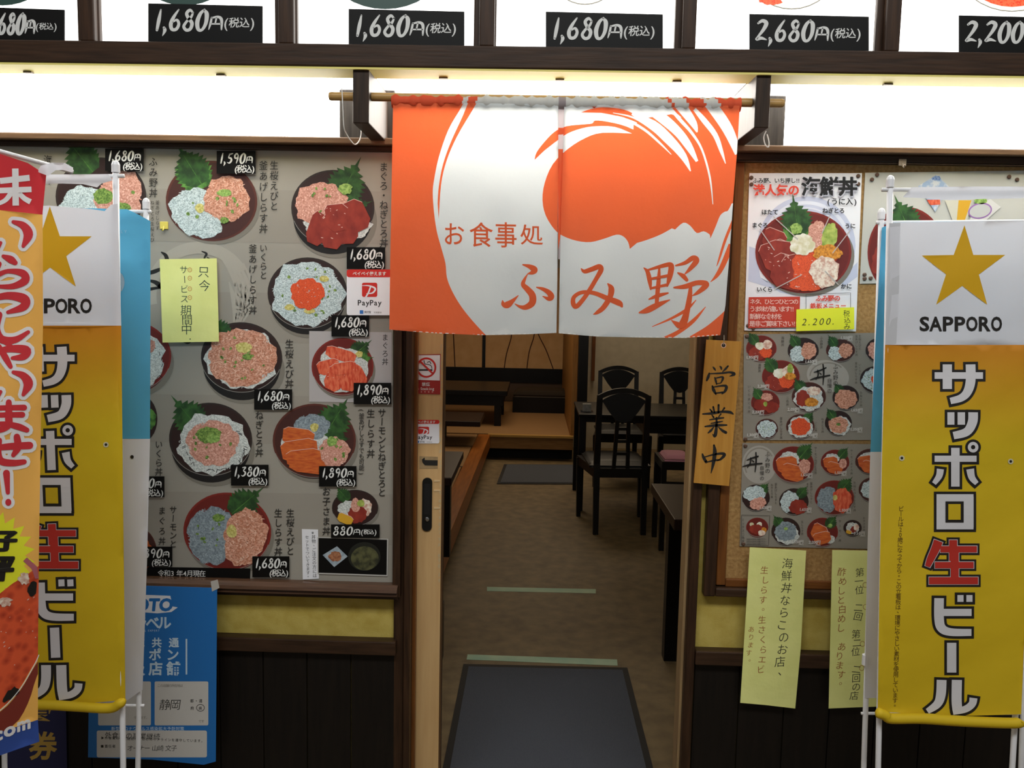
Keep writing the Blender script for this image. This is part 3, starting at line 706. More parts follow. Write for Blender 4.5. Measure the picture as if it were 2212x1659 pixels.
# ------------------------------------------------------------------ large bowl menu board
YM = -.018
menu = thing('menu_board', P(420, 1290, YM), 'large framed menu of seafood rice bowls with black price labels', 'menu board')
x_l = XL; zt_, zb_ = zx(600, 318, YM), zx(600, 1262, YM); xr_ = P(849, 800, YM).x
GREI = mat('greige_poster_sheen', '#9c978c', .42); GREI2 = mat('greige_poster_shaded', '#969085', .42)  # two tones imitate the light and dark reflections on the glossy sheets
ycut = [318, 414, 528, 636, 744, 858, 962, 1068, 1178, 1258]
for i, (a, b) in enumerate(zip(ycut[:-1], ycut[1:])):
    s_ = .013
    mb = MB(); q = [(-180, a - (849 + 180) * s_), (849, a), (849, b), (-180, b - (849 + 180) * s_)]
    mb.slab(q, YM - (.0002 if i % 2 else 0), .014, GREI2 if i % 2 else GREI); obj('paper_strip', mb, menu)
sf = plane(YM - .0004)
fb = MB(); zfb = zx(600, 1262, -.04)
fr = wood('glossy_brown_moulding', '#3d2a1e', '#523a2a', .25, 'x')
prof = [(-.0, zfb - .022), (-.052, zfb - .022), (-.05, zfb - .014), (-.058, zfb - .010), (-.054, zfb - .002), (-.04, zfb + .006), (-.0, zfb + .006)]
obj('frame_bottom', MB().prism_x(prof, XL, P(858, 1262, -.05).x, fr), menu)
obj('frame_side', MB().box(P(850, 800, -.035).x, P(867, 800, -.035).x, -.035, -.0, zx(855, 1290, -.03), z_rail_l - .001, DARKWZ), menu, bevel=.002)
obj('frame_under', MB().box(XL, P(860, 1280, -.03).x, -.034, -.0, zfb - .036, zfb - .023, DARKW), menu)

GB = lambda *a, **k: bowl(menu, sf, *a, **k)
# grey brush circle with the large character, mostly behind the note
s = Sheet(sf); gb = mat('print_pale_brush', '#a8a296', .5)
s.ring(430, 640, 118, 118, 26, gb, .4, 40, 170, 330)
for i in range(5): s.stroke([(470 + i * 14, 545 + i * 6), (500 + i * 12, 590 + i * 8), (515 + i * 8, 640 + i * 6)], [2, 9, 2], gb, .6)
for i in range(5): s.stroke([(495 + i * 12, 610 + i * 2), (508 + i * 8, 660), (505 + i * 4, 700)], [3, 14, 3], gb, .6)
obj('brush_circle', s.mb, menu)
s = Sheet(sf)
s.stroke([(322, 590), (335, 586), (350, 580)], [8, 9, 6], INK); s.stroke([(322, 606), (336, 610), (347, 618)], [5, 9, 12], INK); s.stroke([(322, 625), (350, 620)], [7, 5], INK)
s.stroke([(349, 545), (358, 552), (362, 566)], [3, 8, 9], INK); s.stroke([(436, 543), (446, 548), (442, 556), (440, 566)], [2, 5, 4, 3], INK); s.stroke([(448, 556), (455, 561)], [2, 4], INK)
s.stroke([(395, 738), (405, 741), (412, 739)], [2, 4, 2], INK)
obj('lettering', s.mb, menu)
GB(218, 424, 98, 84, 'black', [('shirasu', -.35, .25, .55, .5), ('negi', .4, .05, .5, .75, .3), ('green', .05, .0, .22, .2), ('dots', .3, .1, .5, .5, 12), ('green', .45, .3, .2, .14), ('ginger', -.25, .58, .16, .1)], [(-.18, -.62, .75, 128)], h=10, seed=1)
GB(457, 434, 99, 87, 'brown', [('shirasu', -.3, .3, .62, .58, .55), ('ebi', .33, -.05, .5, .56, .6), ('dots', -.2, .1, .4, .4, 5), ('ginger', -.26, .18, .1, .12), ('wasabi', .28, -.2, .16, .09), ('dots', .4, -.05, .4, .4, 7), ('green', .28, .48, .1, .08)], [(-.2, -.3, .8, 118, 'leafl'), (-.22, -.42, .75, 122)], seed=2, rot=.08)
GB(719, 449, 90, 82, 'black', [('rice', .1, .5, .8, .4), ('negi', -.3, -.12, .62, .55, -.2), ('/tuna', -.35, .55, .24, .4, .35), ('/tuna', .0, .62, .28, .42, .1), ('/tuna', .3, .5, .3, .42, -.1), ('/tuna', .5, .22, .34, .4, -.5), ('/tuna', .12, .25, .28, .34, -.2), ('dots', -.3, -.25, .3, .35, 8), ('glint', .2, .4, .5, .4, 14)], [(.1, -.15, .9, 62), (.25, .1, .55, 20)], h=20, seed=3)
bw = Sheet(sf); bw.ell(746, 408, 15, 12, FOOD['wasabi'], 14, 0, 20, .12, 5); obj('wasabi_print', bw.mb, menu)
GB(664, 633, 86, 77, 'black', [('shirasu', 0, .02, .9, .9), ('dots', 0, 0, .75, .75, 26), ('ginger', -.45, .4, .12, .09), ('ginger', .42, -.4, .12, .09), ('ginger', .05, .5, .14, .08), ('roe', 0, .02, .42, .44), ('glint', 0, 0, .3, .3, 22)], h=14, seed=4)
GB(280, 770, 90, 77, 'red', [('rice', .1, .1, .75, .8), ('nori', .3, .2, .5, .6, 22), ('negi', .1, -.3, .5, .35)], h=6, seed=5)
GB(522, 772, 88, 76, 'black', [('rice', 0, .05, .86, .84), ('ebi', 0, .0, .84, .82), ('dots', 0, 0, .6, .6, 16), ('ginger', .05, -.28, .2, .15), ('green', .14, -.02, .12, .1)], [(-.35, -.45, .62, 132)], h=18, seed=6, rot=.1)
wc = MB().slab([(668, 715), (846, 718), (846, 870), (668, 868)], YM - .0012, .0008, mat('pale_grey_card', '#b1acab', .5)); card = obj('bowl_card', wc, menu)
bowl(card, plane(YM - .0013), 740, 792, 67, 62, 'red', [('rice', 0, .1, .8, .78), ('/sal2', -.05, -.42, .5, .2, .25), ('/sal2', -.45, .0, .36, .24, -.3), ('/sal2', -.25, .42, .3, .4, .4), ('/sal2', .2, .4, .3, .42, .1), ('/sal2', .5, .3, .22, .38, -.5), ('/sal2', .05, .05, .4, .2, -.2), ('glint', 0, .1, .6, .6, 10)], [(.3, -.35, .62, 40), (.35, -.2, .5, 10, 'leafl')], h=3, seed=7)
bw = Sheet(plane(YM - .0013)); bw.ell(776, 765, 8, 7, FOOD['ginger'], 16, 0, 14, .1, 5); obj('ginger_print', bw.mb, card)
GB(455, 949, 90, 79, 'black', [('rice', .05, .12, .84, .82), ('nori', .1, .2, .7, .62, 40), ('negi', .05, .1, .62, .62), ('dots', 0, 0, .5, .5, 10), ('green', -.05, -.12, .3, .22), ('wasabi', .06, -.02, .16, .12)], [(-.25, -.25, .8, 130)], h=16, seed=8, rot=.1)
GB(679, 952, 90, 80, 'brown', [('rice', -.2, .2, .6, .5), ('grey', -.05, -.38, .42, .34), ('ginger', -.0, -.36, .1, .12), ('/salmon', -.38, -.1, .38, .22, .1), ('/salmon', -.35, .25, .44, .26, -.2), ('/salmon', -.1, .66, .5, .2, .1), ('/salmon', -.25, .45, .42, .2, -.15), ('negi', .48, .3, .36, .4), ('dots', .45, .25, .3, .35, 9), ('wasabi', .42, .02, .12, .14)], [(.25, -.15, .8, 58), (.4, -.05, .35, 0)], h=4, seed=9)
GB(491, 1148, 95, 84, 'red', [('grey', -.35, .1, .55, .74, .1), ('ebi', .4, .15, .48, .74, .25), ('dots', -.4, 0, .35, .5, 9), ('green', -.2, -.35, .14, .1), ('ginger', .1, .0, .12, .17)], [(.1, -.45, .7, 40)], h=4, seed=10, rot=.08)
GB(767, 1097, 50, 39, 'black', [('rice', -.25, .1, .5, .5), ('crab', .4, .0, .32, .5), ('tuna', .1, .35, .4, .5), ('negi', .02, -.15, .2, .4), ('avo', .25, -.25, .16, .2), ('/egg', -.42, .62, .34, .2, .35)], [(-.3, -.4, .6, 130)], h=2, seed=11)
GB(300, 1200, 40, 60, 'brown', [('salmon', 0, 0, .7, .7)], seed=12)
GB(306, 905, 34, 50, 'black', [('leafl', .4, 0, .5, .5)], seed=13)
for q in ((227, 321, 310, 369, '1,680円'), (468, 326, 552, 375, '1,590円'), (749, 534, 832, 581, '1,680円'), (716, 681, 797, 727, '1,680円'), (549, 841, 631, 885, '1,680円'),
          (499, 1004, 580, 1049, '1,380円'), (689, 1007, 770, 1051, '1,890円'), (272, 1029, 355, 1074, '1,890円'), (545, 1202, 625, 1247, '1,680円'), (289, 1181, 372, 1224, '1,890円')):
    price_tag(menu, YM - .0075, *q)
price_tag(menu, YM - .0085, 764, 827, 845, 873, '1,890円')
price_tag(menu, YM - .0075, 715, 1133, 820, 1162, '880円', one=True)
KS = .4
for t, x, a, b, sz in (('ふみ野丼', 331, 338, 428, 21), ('釜あげしらす', 340, 432, 498, 10), ('ねぎとろ生桜えび', 329, 432, 524, 10), ('生桜えびと', 592, 346, 456, 21), ('釜あげしらす丼', 569, 346, 505, 21), ('まぐろ・ねぎとろ丼', 829, 350, 535, 21),
                   ('いくらと', 569, 526, 604, 19), ('釜あげしらす丼', 546, 526, 681, 20), ('生桜えび丼', 625, 732, 840, 21), ('ねぎとろ丼', 560, 887, 988, 20), ('サーモンとねぎとろと', 825, 882, 1073, 20),
                   ('生しらす丼', 801, 882, 991, 20), ('(釜あげしらすでも可能)', 781, 880, 1029, 13.5), ('いくら丼', 343, 950, 1029, 19), ('サーモンと', 374, 1092, 1184, 18), ('まぐろ丼', 350, 1092, 1180, 18), ('生桜えびと', 627, 1098, 1200, 20),
                   ('生しらす丼', 601, 1098, 1202, 20), ('お子さま丼', 705, 1051, 1158, 20), ('海鮮丼', 103, 334, 400, 21)):
    s = Sheet(sf); s.vtext(t, x, a, b, INK, sz, 12, .004 if sz > 12 else 0, sx=.92, shear=.05); obj('lettering', s.mb, menu)
s = Sheet(plane(YM - .0013)); s.vtext('まぐろ丼', 832, 720, 790, INK, 16, 1, 0, sx=.9); obj('lettering', s.mb, card)
o = obj('date_strip', MB().slab([(280, 1224), (541, 1228), (540, 1254), (280, 1251)], YM - .0012, .0008, BLACKP), menu)
s = Sheet(plane(YM - .0012)); s.htext('令和3 年4月現在', 341, 444, 1238, CHALK, 15, 1, .005, slope=.01); obj('lettering', s.mb, o)
o = obj('paper_slip', MB().slab([(652, 1143), (687, 1144), (689, 1250), (654, 1252)], YM - .0022, .0006, PAPER), menu)
s = Sheet(plane(YM - .0022)); s.vtext('※丼物、ご注文の方には', 677, 1146, 1248, INK, 9.5, 1, 0, lean=.03); s.vtext('セットでついてきます。', 663, 1156, 1250, INK, 8.5, 1, 0, lean=.03); obj('lettering', s.mb, o)
o = obj('set_photo', MB().slab([(686, 1160), (839, 1164), (837, 1245), (686, 1240)], YM - .003, .0006, mat('photo_white_border', '#b9b6b0', .4)), menu)
s = Sheet(plane(YM - .003)); s.quad([(688, 1162), (836, 1166), (835, 1242), (688, 1237)], BLACKP, 1)
s.quad([(697, 1199), (728, 1180), (751, 1202), (722, 1225)], mat('print_blue_white_dish', '#8a9aa6', .4, '#aab6bd', scale=120), 2); s.ell(724, 1202, 14, 11, fm('pickles', '#8a5238', '#b27a55', 200), 3, 0, 20, .1)
s.ell(787, 1202, 35, 31, mat('print_soup_bowl', '#1c1e18', .4), 2); s.ell(788, 1206, 30, 26, FOOD['soup'], 3); obj('dish_print', s.mb, o)

# things stuck on the big menu
def paper(name, pts, Y, m, label, cat, th=.0007, group=None):
    r = thing(name, P(sum(p[0] for p in pts) / len(pts), max(p[1] for p in pts), Y), label, cat, group)
    obj('sheet', MB().slab(pts, Y, th, m), r); return r
HW = mat('green_black_marker', '#1d3b30', .6); HWK = mat('black_marker', '#1c1c18', .6); HWR = mat('red_brown_marker', '#9c4f1e', .6); HWO = mat('orange_pencil', '#c9701e', .6)
YN = YM - .012
n1 = paper('paper_note', [(345, 560), (468, 558), (473, 738), (351, 740)], YN, YNOTE, 'yellow-green handwritten note taped over the middle of the bowl menu', 'note')
s = Sheet(plane(YN)); s.vtext('只今', 441, 572, 632, HW, 26, 1, -.005, jit=.06); s.vtext('サービス', 398, 572, 656, HW, 19, 1, -.006, jit=.08); s.vtext('期間中.', 403, 660, 742, HW, 25, 1, -.005, jit=.07)
obj('handwriting', s.mb, n1)
for y in (583, 601, 624, 643): s = Sheet(plane(YN)); s.ring(410, y, 4.5, 5, 1, HWO, 1, 14); s.ell(410, y, 1, 1, HWO, 1, n=6); obj('circle_mark', s.mb, n1)
def pay_sticker(Y, x0, y0, x1, y1, label, clip=0, k=1):
    r = thing('payment_sticker', P((x0 + x1) / 2, y1, Y), label, 'sticker', 'red and white payment stickers'); s = Sheet(plane(Y)); wd = x1 - x0; hh = y1 - y0
    bm = Sheet(plane(Y)); bm.rrect(x0, y0, x1, y1, wd * .05, PAPER, 0); obj('backing', bm.mb, r)
    s.rrect(x0, y0, x1, y0 + hh * .17, wd * .05, REDP, 1); s.htext('ペイペイ使えます', x0 + wd * .13, x1 - wd * .12, y0 + hh * .09, WHITEP, wd * .095, 2, .02)
    lx0, lx1 = x0 + wd * .34, x0 + wd * .68; ly0, ly1 = y0 + hh * .29, y0 + hh * .60
    s.rrect(lx0, ly0, lx1, ly1, wd * .04, REDP, 1); q = lx1 - lx0
    s.stroke([(lx0 - .02 * q, ly0 + q * .2), (lx0 + q * .45, ly0 + q * .2), (lx0 + q * .86, ly0 + q * .38), (lx0 + q * .7, ly0 + q * .66), (lx0 + q * .3, ly0 + q * .72)], [q * .02, q * .08, q * .12, q * .1, q * .04], PAPER, 2)
    s.stroke([(lx0 + q * .56, ly0 + q * .28), (lx0 + q * .42, ly0 + q * .65), (lx0 + q * .24, ly1 + q * .02)], [q * .1, q * .1, q * .1], PAPER, 2)
    s.htext('PayPay', x0 + wd * .24, x1 - wd * .22, y0 + hh * .72, INK, wd * .17, 1, .015)
    s.rrect(x0 + wd * .29, y0 + hh * .89, x0 + wd * .37, y0 + hh * .97, 1, mat('print_blue', '#2f6db8', .5), 1); s.htext('支付宝', x0 + wd * .39, x0 + wd * .54, y0 + hh * .93, INK, wd * .055, 1, .01); s.htext('可用聚合', x0 + wd * .6, x0 + wd * .78, y0 + hh * .94, SHADE, wd * .045, 1, 0)
    obj('print', s.mb, r); return r
pay_sticker(YM - .0105, 749, 582, 846, 681, 'white payment sticker with red header on the bowl menu beside the curtain')
HOOK = mat('pale_yellow_plastic', '#d9c95e', .35)
def hook(px, py, Y, m, label, sz=9):
    r = thing('adhesive_hook', P(px, py, Y), label, 'hook'); c = P(px, py, Y); e = .0012
    obj('plate', MB().box(c.x - sz * e, c.x + sz * e, Y - .003, Y, c.z - sz * e * .9, c.z + sz * e * .9, m), r, bevel=.001)
    obj('hook', MB().tube([c + Vector((0, -.003, -.002)), c + Vector((0, -.006, -.011)), c + Vector((0, -.012, -.014)), c + Vector((0, -.016, -.008))], .0018, m, 8), r)
hook(355, 487, YM - .001, HOOK, 'small pale yellow adhesive hook on the bowl menu above the handwritten note')
# travel coupon poster, taped under the menu frame
BLU = mat('bright_blue_poster', '#1d6db5', .45); BW = mat('poster_white_panel', '#c9c6c0', .5); LB = mat('poster_pale_blue_text', '#c6dbea', .5)
YG = -.075
gp = paper('coupon_poster', [(195, 1262), (469, 1270), (466, 1645), (440, 1652), (330, 1641), (190, 1636)], YG, BLU, 'bright blue travel coupon poster taped below the bowl menu frame', 'poster')
sg = plane(YG); s = Sheet(sg)
s.quad([(230, 1282), (368, 1287), (373, 1310), (384, 1312), (370, 1322), (340, 1325), (230, 1316)], PAPER, 1); s.htext('GOTO', 268, 372, 1305, BLU, 36, 2, .05, shear=.1)
s.htext('トラベル', 265, 368, 1345, LB, 30, 1, .03); s.htext('TRAVEL EXPERT', 290, 345, 1362, LB, 6, 1, 0)
s.htext('地域共通', 246, 394, 1388, LB, 22, 1, .03); s.htext('クーポン', 240, 392, 1414, LB, 28, 1, .03); s.htext('取扱店舗', 240, 394, 1444, LB, 31, 1, .03); s.rect(401, 1380, 404.5, 1457, LB, 1)
for a, b in ((212, 326), (334, 450)):
    s.rrect(a, 1472, b, 1567, 3, BW, 1)
s.htext('この店舗の所在地は', 340, 395, 1481, SHADE, 7, 2, 0); s.htext('です', 429, 441, 1558, SHADE, 7, 2, 0); s.htext('使えます。', 290, 322, 1550, SHADE, 7, 2, 0)
s.htext('静岡', 345, 390, 1522, HWK, 25, 2, -.004, shear=.15); s.htext('都・道', 410, 438, 1514, INK, 8, 2, .01); s.htext('府  県', 410, 438, 1530, INK, 8, 2, .01); s.ring(433, 1529, 9, 8, 1.2, INK, 2)
s.htext('新型コロナウイルス感染拡大予防対策', 240, 398, 1574, LB, 9, 1, .005); s.rrect(209, 1578, 447, 1636, 4, BW, 1)
s.htext('▶外食業の事業継続のためのガイドラインを遵守しています。', 218, 442, 1594, INK, 7, 2, .005, slope=.03); s.htext('外食業の事業継続', 226, 346, 1588, HWK, 15, 2, 0, shear=.1, slope=.03)
s.htext('■責任者', 217, 250, 1612, INK, 7.5, 2, .005); s.htext('オーナー 山崎 文子', 275, 382, 1616, HWK, 14, 2, -.004, shear=.1)
obj('print', s.mb, gp)
obj('clear_tape', MB().slab([(455, 1256), (470, 1252), (474, 1270), (458, 1278)], YG - .0012, .0004, mat('clear_tape', '#b9b4ac', .15)), gp)

# ------------------------------------------------------------------ cork notice board
YC = -.012
cork = thing('notice_board', P(1900, 1290, YC), 'framed cork notice board with pinned bowl menus beside the doorway', 'notice board')
zc1, zc0 = zx(1750, 354, YC), zx(1700, 1252, YC)
def vx(px, Y): return P(px, 800, Y).x
obj('cork_panel', MB().box(vx(1586, YC), XR, YC, -.001, zc0 - .02, z_rail_r - .002, CORK), cork)
obj('frame_inner_side', MB().box(vx(1568, -.022), vx(1589, -.022), -.022, -.0015, zc0 - .018, zc1, MIDW), cork, bevel=.003)
obj('frame_inner_bottom', MB().box(vx(1589, -.022), XR, -.022, YC - .0002, zc0 - .022, zc0 + .001, wood('brown_frame_wood_rail', '#5b3517', '#77481f', .4, 'x')), cork, bevel=.003)
obj('frame_outer_side', MB().box(vx(1542, -.034), vx(1568, -.034), -.034, -.0015, zc0 - .046, z_rail_r - .001, DARKWZ), cork, bevel=.004)
obj('frame_outer_bottom', MB().box(vx(1568, -.034), XR, -.034, -.0015, zc0 - .046, zc0 - .022, DARKW), cork, bevel=.004)
obj('frame_outer_top', MB().box(vx(1568, -.032), XR, -.032, YC - .0002, zc1, z_rail_r - .001, DARKW), cork, bevel=.003)
PIN = mat('brown_pin_head', '#5e4638', .4)
def pins(root, pts, Y):
    for x, y in pts:
        c = P(x, y, Y); mb = MB(); mb.tube([c + Vector((0, 0, 0)), c + Vector((0, -.002, 0)), c + Vector((0, -.0035, 0))], [.0052, .0052, .0034], PIN, 12); obj('push_pin', mb, root)
hook(1949, 351, -.033, mat('clear_grey_plastic', '#8f8172', .2), 'clear adhesive hook on the dark top rail of the cork board', 8)
# featured bowl poster
YQ = YC - .004
fp = paper('bowl_poster', [(1619, 374), (1862, 374), (1849, 716), (1608, 714)], YQ, PAPER, 'white poster of one large seafood bowl with ingredient names, red and black headline', 'poster')
sq = plane(YQ); s = Sheet(sq); C1 = cr(1580, 320, 4.147)
lav = mat('poster_lavender', '#c3c8dc', .5); lav2 = mat('poster_lavender_light', '#dcdfea', .5)
s.ell(1742, 530, 106, 106, lav, 1); s.ring(1742, 530, 96, 96, 8, lav2, 2, 40, 190, 350); s.ring(1742, 530, 80, 82, 3, lav2, 2, 40, 200, 340)
s.quad(C1([(160, 880), (220, 900), (260, 1160), (430, 1290), (600, 1330), (150, 1190)]), lav, 1); s.quad(C1([(1130, 1020), (1130, 1150), (980, 1260), (1000, 1150)]), lav, 1)
obj('background_print', s.mb, fp)
bowl(fp, sq, 1735.5, 544.5, 104, 89, 'red', [('roe', .35, .05, .36, .3), ('/tuna', -.6, -.3, .24, .22, .3), ('/tuna', -.55, .08, .32, .32, -.4), ('/tuna', -.35, -.08, .36, .16, .1), ('/tuna', -.25, .5, .42, .36, .2), ('/tuna', -.05, .35, .36, .3, -.3), ('roe', .08, .3, .3, .5, .3), ('roe', .1, .75, .4, .2), ('negi', .3, -.42, .2, .34), ('avo', .54, -.36, .16, .36, .15), ('scal', -.02, -.18, .26, .26), ('uni', .5, .02, .3, .2), ('crab', .44, .48, .3, .38), ('crab', .42, .3, .22, .12), ('glint', -.55, .1, .25, .25, 12), ('glint', 0, .5, .4, .35, 20)], [(-.1, -.38, .66, 98), (-.1, -.3, .42, 170, 'leafl'), (.05, -.32, .36, 15, 'leafl')], seed=21, k0=3)
s = Sheet(sq); s.ell(1720, 494, 13, 12, FOOD['wasabi'], 24, 0, 18, .1, 3)
for a, b in (((375, 612), (595, 815)), ((255, 725), (385, 915)), ((885, 600), (810, 765)), ((1065, 735), (905, 942)), ((385, 1262), (625, 1137)), ((960, 1225), (838, 1100))): s.stroke(C1([a, b]), 2, mat('pointer_line', '#b7b0ac', .5), 25, butt=True); obj('pointer_line', s.mb, fp); s = Sheet(sq)
HB = mat('headline_black', '#111113', .5); HR = mat('headline_red', '#d9402c', .5); HS = mat('headline_soft_shadow', '#b9b9c4', .5)
s = Sheet(sq)
def ht(t, x0, x1, cy, size, m, wt, k=26, slope=0): (a, y), (b, _) = C1([(x0, cy), (x1, cy)]); s.htext(t, a, b, y, m, size / 4.147, k, wt, slope)
ht('ふみ野、いち押し!!', 190, 612, 290, 50, HB, .02); ht('港人気の', 195, 610, 375, 105, HR, .035)
ht('海鮮丼', 640, 1130, 348, 180, HS, .05, 26); ht('海鮮丼', 630, 1125, 342, 175, HB, .035, 27)
ht('(うに入)', 850, 1130, 478, 66, HB, .025); ht('ほたて', 268, 420, 573, 52, HB, .03); ht('ねぎとろ', 815, 1015, 560, 52, HB, .03); ht('まぐろ', 183, 328, 690, 50, HB, .03); ht('うに', 1015, 1112, 697, 50, HB, .03); ht('いくら', 225, 370, 1265, 50, HB, .03); ht('かに', 978, 1080, 1237, 50, HB, .03)
obj('lettering', s.mb, fp)
s = Sheet(sq); s.quad(C1([(155, 1335), (615, 1330), (608, 1605), (150, 1612)]), mat('poster_red_box', '#c23c28', .5), 22)
pk = mat('poster_pink_text', '#f0c9bd', .5)
ht('ネタ、ひとつひとつの', 168, 598, 1375, 52, pk, .01); ht('うま味が違います!!', 165, 560, 1440, 56, pk, .01); ht('新鮮な食材を', 165, 455, 1508, 56, pk, .01); ht('是非ご賞味下さい!!', 162, 590, 1572, 56, pk, .01)
s.stroke(C1([(668, 1440), (668, 1310), (1068, 1296), (1068, 1440)]), .9, INK, 22, n=1, butt=True); ht('ふみ野の', 755, 975, 1345, 58, HR, .03); ht('鉄板メニュー', 705, 1030, 1412, 52, HR, .03)
obj('lettering_panel', s.mb, fp)
pins(fp, C1([(178, 265), (178, 325), (1135, 250), (1135, 322), (148, 1590), (195, 1612)]), YQ - .0005)
pn = paper('price_note', C1([(582, 1445), (1100, 1425), (1100, 1622), (580, 1640)]), YQ - .009, YNOTE2, 'bright yellow handwritten 2,200 price note over the corner of the bowl poster', 'note')
s = Sheet(plane(YQ - .009)); (a, y), (b, _) = C1([(625, 1555), (935, 1548)]); s.htext('2.200.', a, b, y, HWK, 21, 1, -.006, slope=-.03, shear=.25)
s.vtext('税込み', C1([(1035, 0)])[0][0], C1([(0, 1450)])[0][1], C1([(0, 1625)])[0][1], HWK, 15, 1, -.004, jit=.08); obj('handwriting', s.mb, pn)
# half-hidden set menu poster
YS = YC - .003
sp = paper('set_poster', [(1869, 373), (2330, 367), (2318, 604), (1857, 613)], YS, mat('pale_grey_poster', '#bcbbb2', .45, '#c9c8c0', scale=3), 'pale grey set menu poster pinned behind the white banner poles', 'poster')
ss = plane(YS); bowl(sp, ss, 1958, 545, 84, 98, 'red', [('tuna', -.5, .2, .4, .4), ('scal', .3, -.35, .3, .2), ('avo', .0, -.45, .3, .2), ('glint', -.6, .1, .2, .3, 10)], [(.1, -.4, .8, 112)], seed=31)
s = Sheet(ss); C5 = cr(1840, 320, 3.771)
s.quad(C5([(540, 310), (690, 218), (790, 310), (680, 520)]), mat('print_blue_dish', '#9fb4cf', .4, '#d4d6d8', scale=70, lo=.45, hi=.6), 12); s.quad(C5([(610, 420), (720, 420), (720, 460), (640, 465)]), FOOD['sal2'], 13)
s.quad(C5([(760, 425), (980, 425), (940, 590), (820, 590)]), mat('print_cream_dish', '#cfcbb9', .4), 12); s.quad(C5([(870, 425), (975, 425), (920, 590), (855, 590)]), FOOD['egg'], 13)
s.quad(C5([(990, 470), (1130, 415), (1215, 480), (1090, 590), (960, 590)]), mat('print_white_dish', '#d6d4cf', .4), 12.5); s.ell(*C5([(1045, 510)])[0], 26, 17, mat('print_violet_rim', '#9a6fae', .4), 14, -.2); s.ell(*C5([(1045, 511)])[0], 23, 14, mat('print_dish_inner', '#c4c4c0', .4), 15, -.2)
s.ell(*C5([(1050, 430)])[0], 14, 7, FOOD['wasabi'], 14); s.ell(*C5([(690, 245)])[0], 9, 6, mat('print_blue_flower', '#3f63a8', .4, '#9fb4cf', scale=300), 13, 0, 16, .2)
obj('dish_print', s.mb, sp)
pins(sp, C5([(205, 217), (163, 256), (1280, 234), (1345, 257), (103, 1030), (103, 1063), (153, 1059)]), YS - .0005)
# two small bowl menus
MGR = mat('menu_grey_paper', '#8d877c', .45); SMI = mat('small_menu_ink', '#3a352e', .6); SMW = mat('small_menu_white', '#cfccc6', .5); PALE = mat('small_menu_pale_circle', '#a7a299', .5)
K1 = [('shirasu', -.35, .25, .5, .6, .3), ('ebi', .35, 0, .48, .65, .3)]; LV = [(-.3, -.35, .75, 125)]; LR = [(.3, -.35, .75, 50)]
RED1 = [('tuna', -.2, .35, .62, .5), ('roe', .3, .3, .4, .4), ('scal', -.1, -.2, .3, .3), ('crab', .4, -.3, .32, .36), ('glint', -.3, .4, .3, .3, 5)]
def mini(root, surf, C, bowls, texts, prices):
    for (x0, x1, y0, y1, style, foods, lv) in bowls:
        (a, b), (c, e) = C([(x0, y0), (x1, y1)]); bowl(root, surf, (a + c) / 2, (b + e) / 2, (c - a) / 2, (e - b) / 2, style, foods, lv, h=2, seed=int(x0))
    s = Sheet(surf)
    for (t, x, a, b, sz) in texts: (u, v), (_, w2) = C([(x, a), (x, b)]); s.vtext(t, u, v, w2, SMI if sz < 50 else INK, sz / 6.144, 12, -.002)
    obj('lettering', s.mb, root); s = Sheet(surf)
    for (t, x, y) in prices:
        u, v = C([(x, y)])[0]; s.htext(t, u, u + 25, v, SMW, 8.5, 22, .02, shear=.1); s.htext('(税込)', u + 14, u + 26, v + 5.5, SMW, 4.5, 22, .01)
    obj('price_lettering', s.mb, root)
YT = YC - .003; C2 = cr(1580, 700, 6.144); C3 = cr(1580, 940, 6.144)
m1 = paper('small_menu', [(1607, 722), (2190, 716), (2180, 950), (1605, 951)], YT, MGR, 'small grey bowl menu sheet pinned under the featured bowl poster', 'menu')
st1 = plane(YT)
s = Sheet(st1); s.ell(*C2([(1280, 690)])[0], 46, 34, PALE, .4, .2); s.ring(*C2([(1280, 690)])[0], 40, 30, 3, MGR, .7, 30, 180, 320); obj('brush_circle', s.mb, m1)
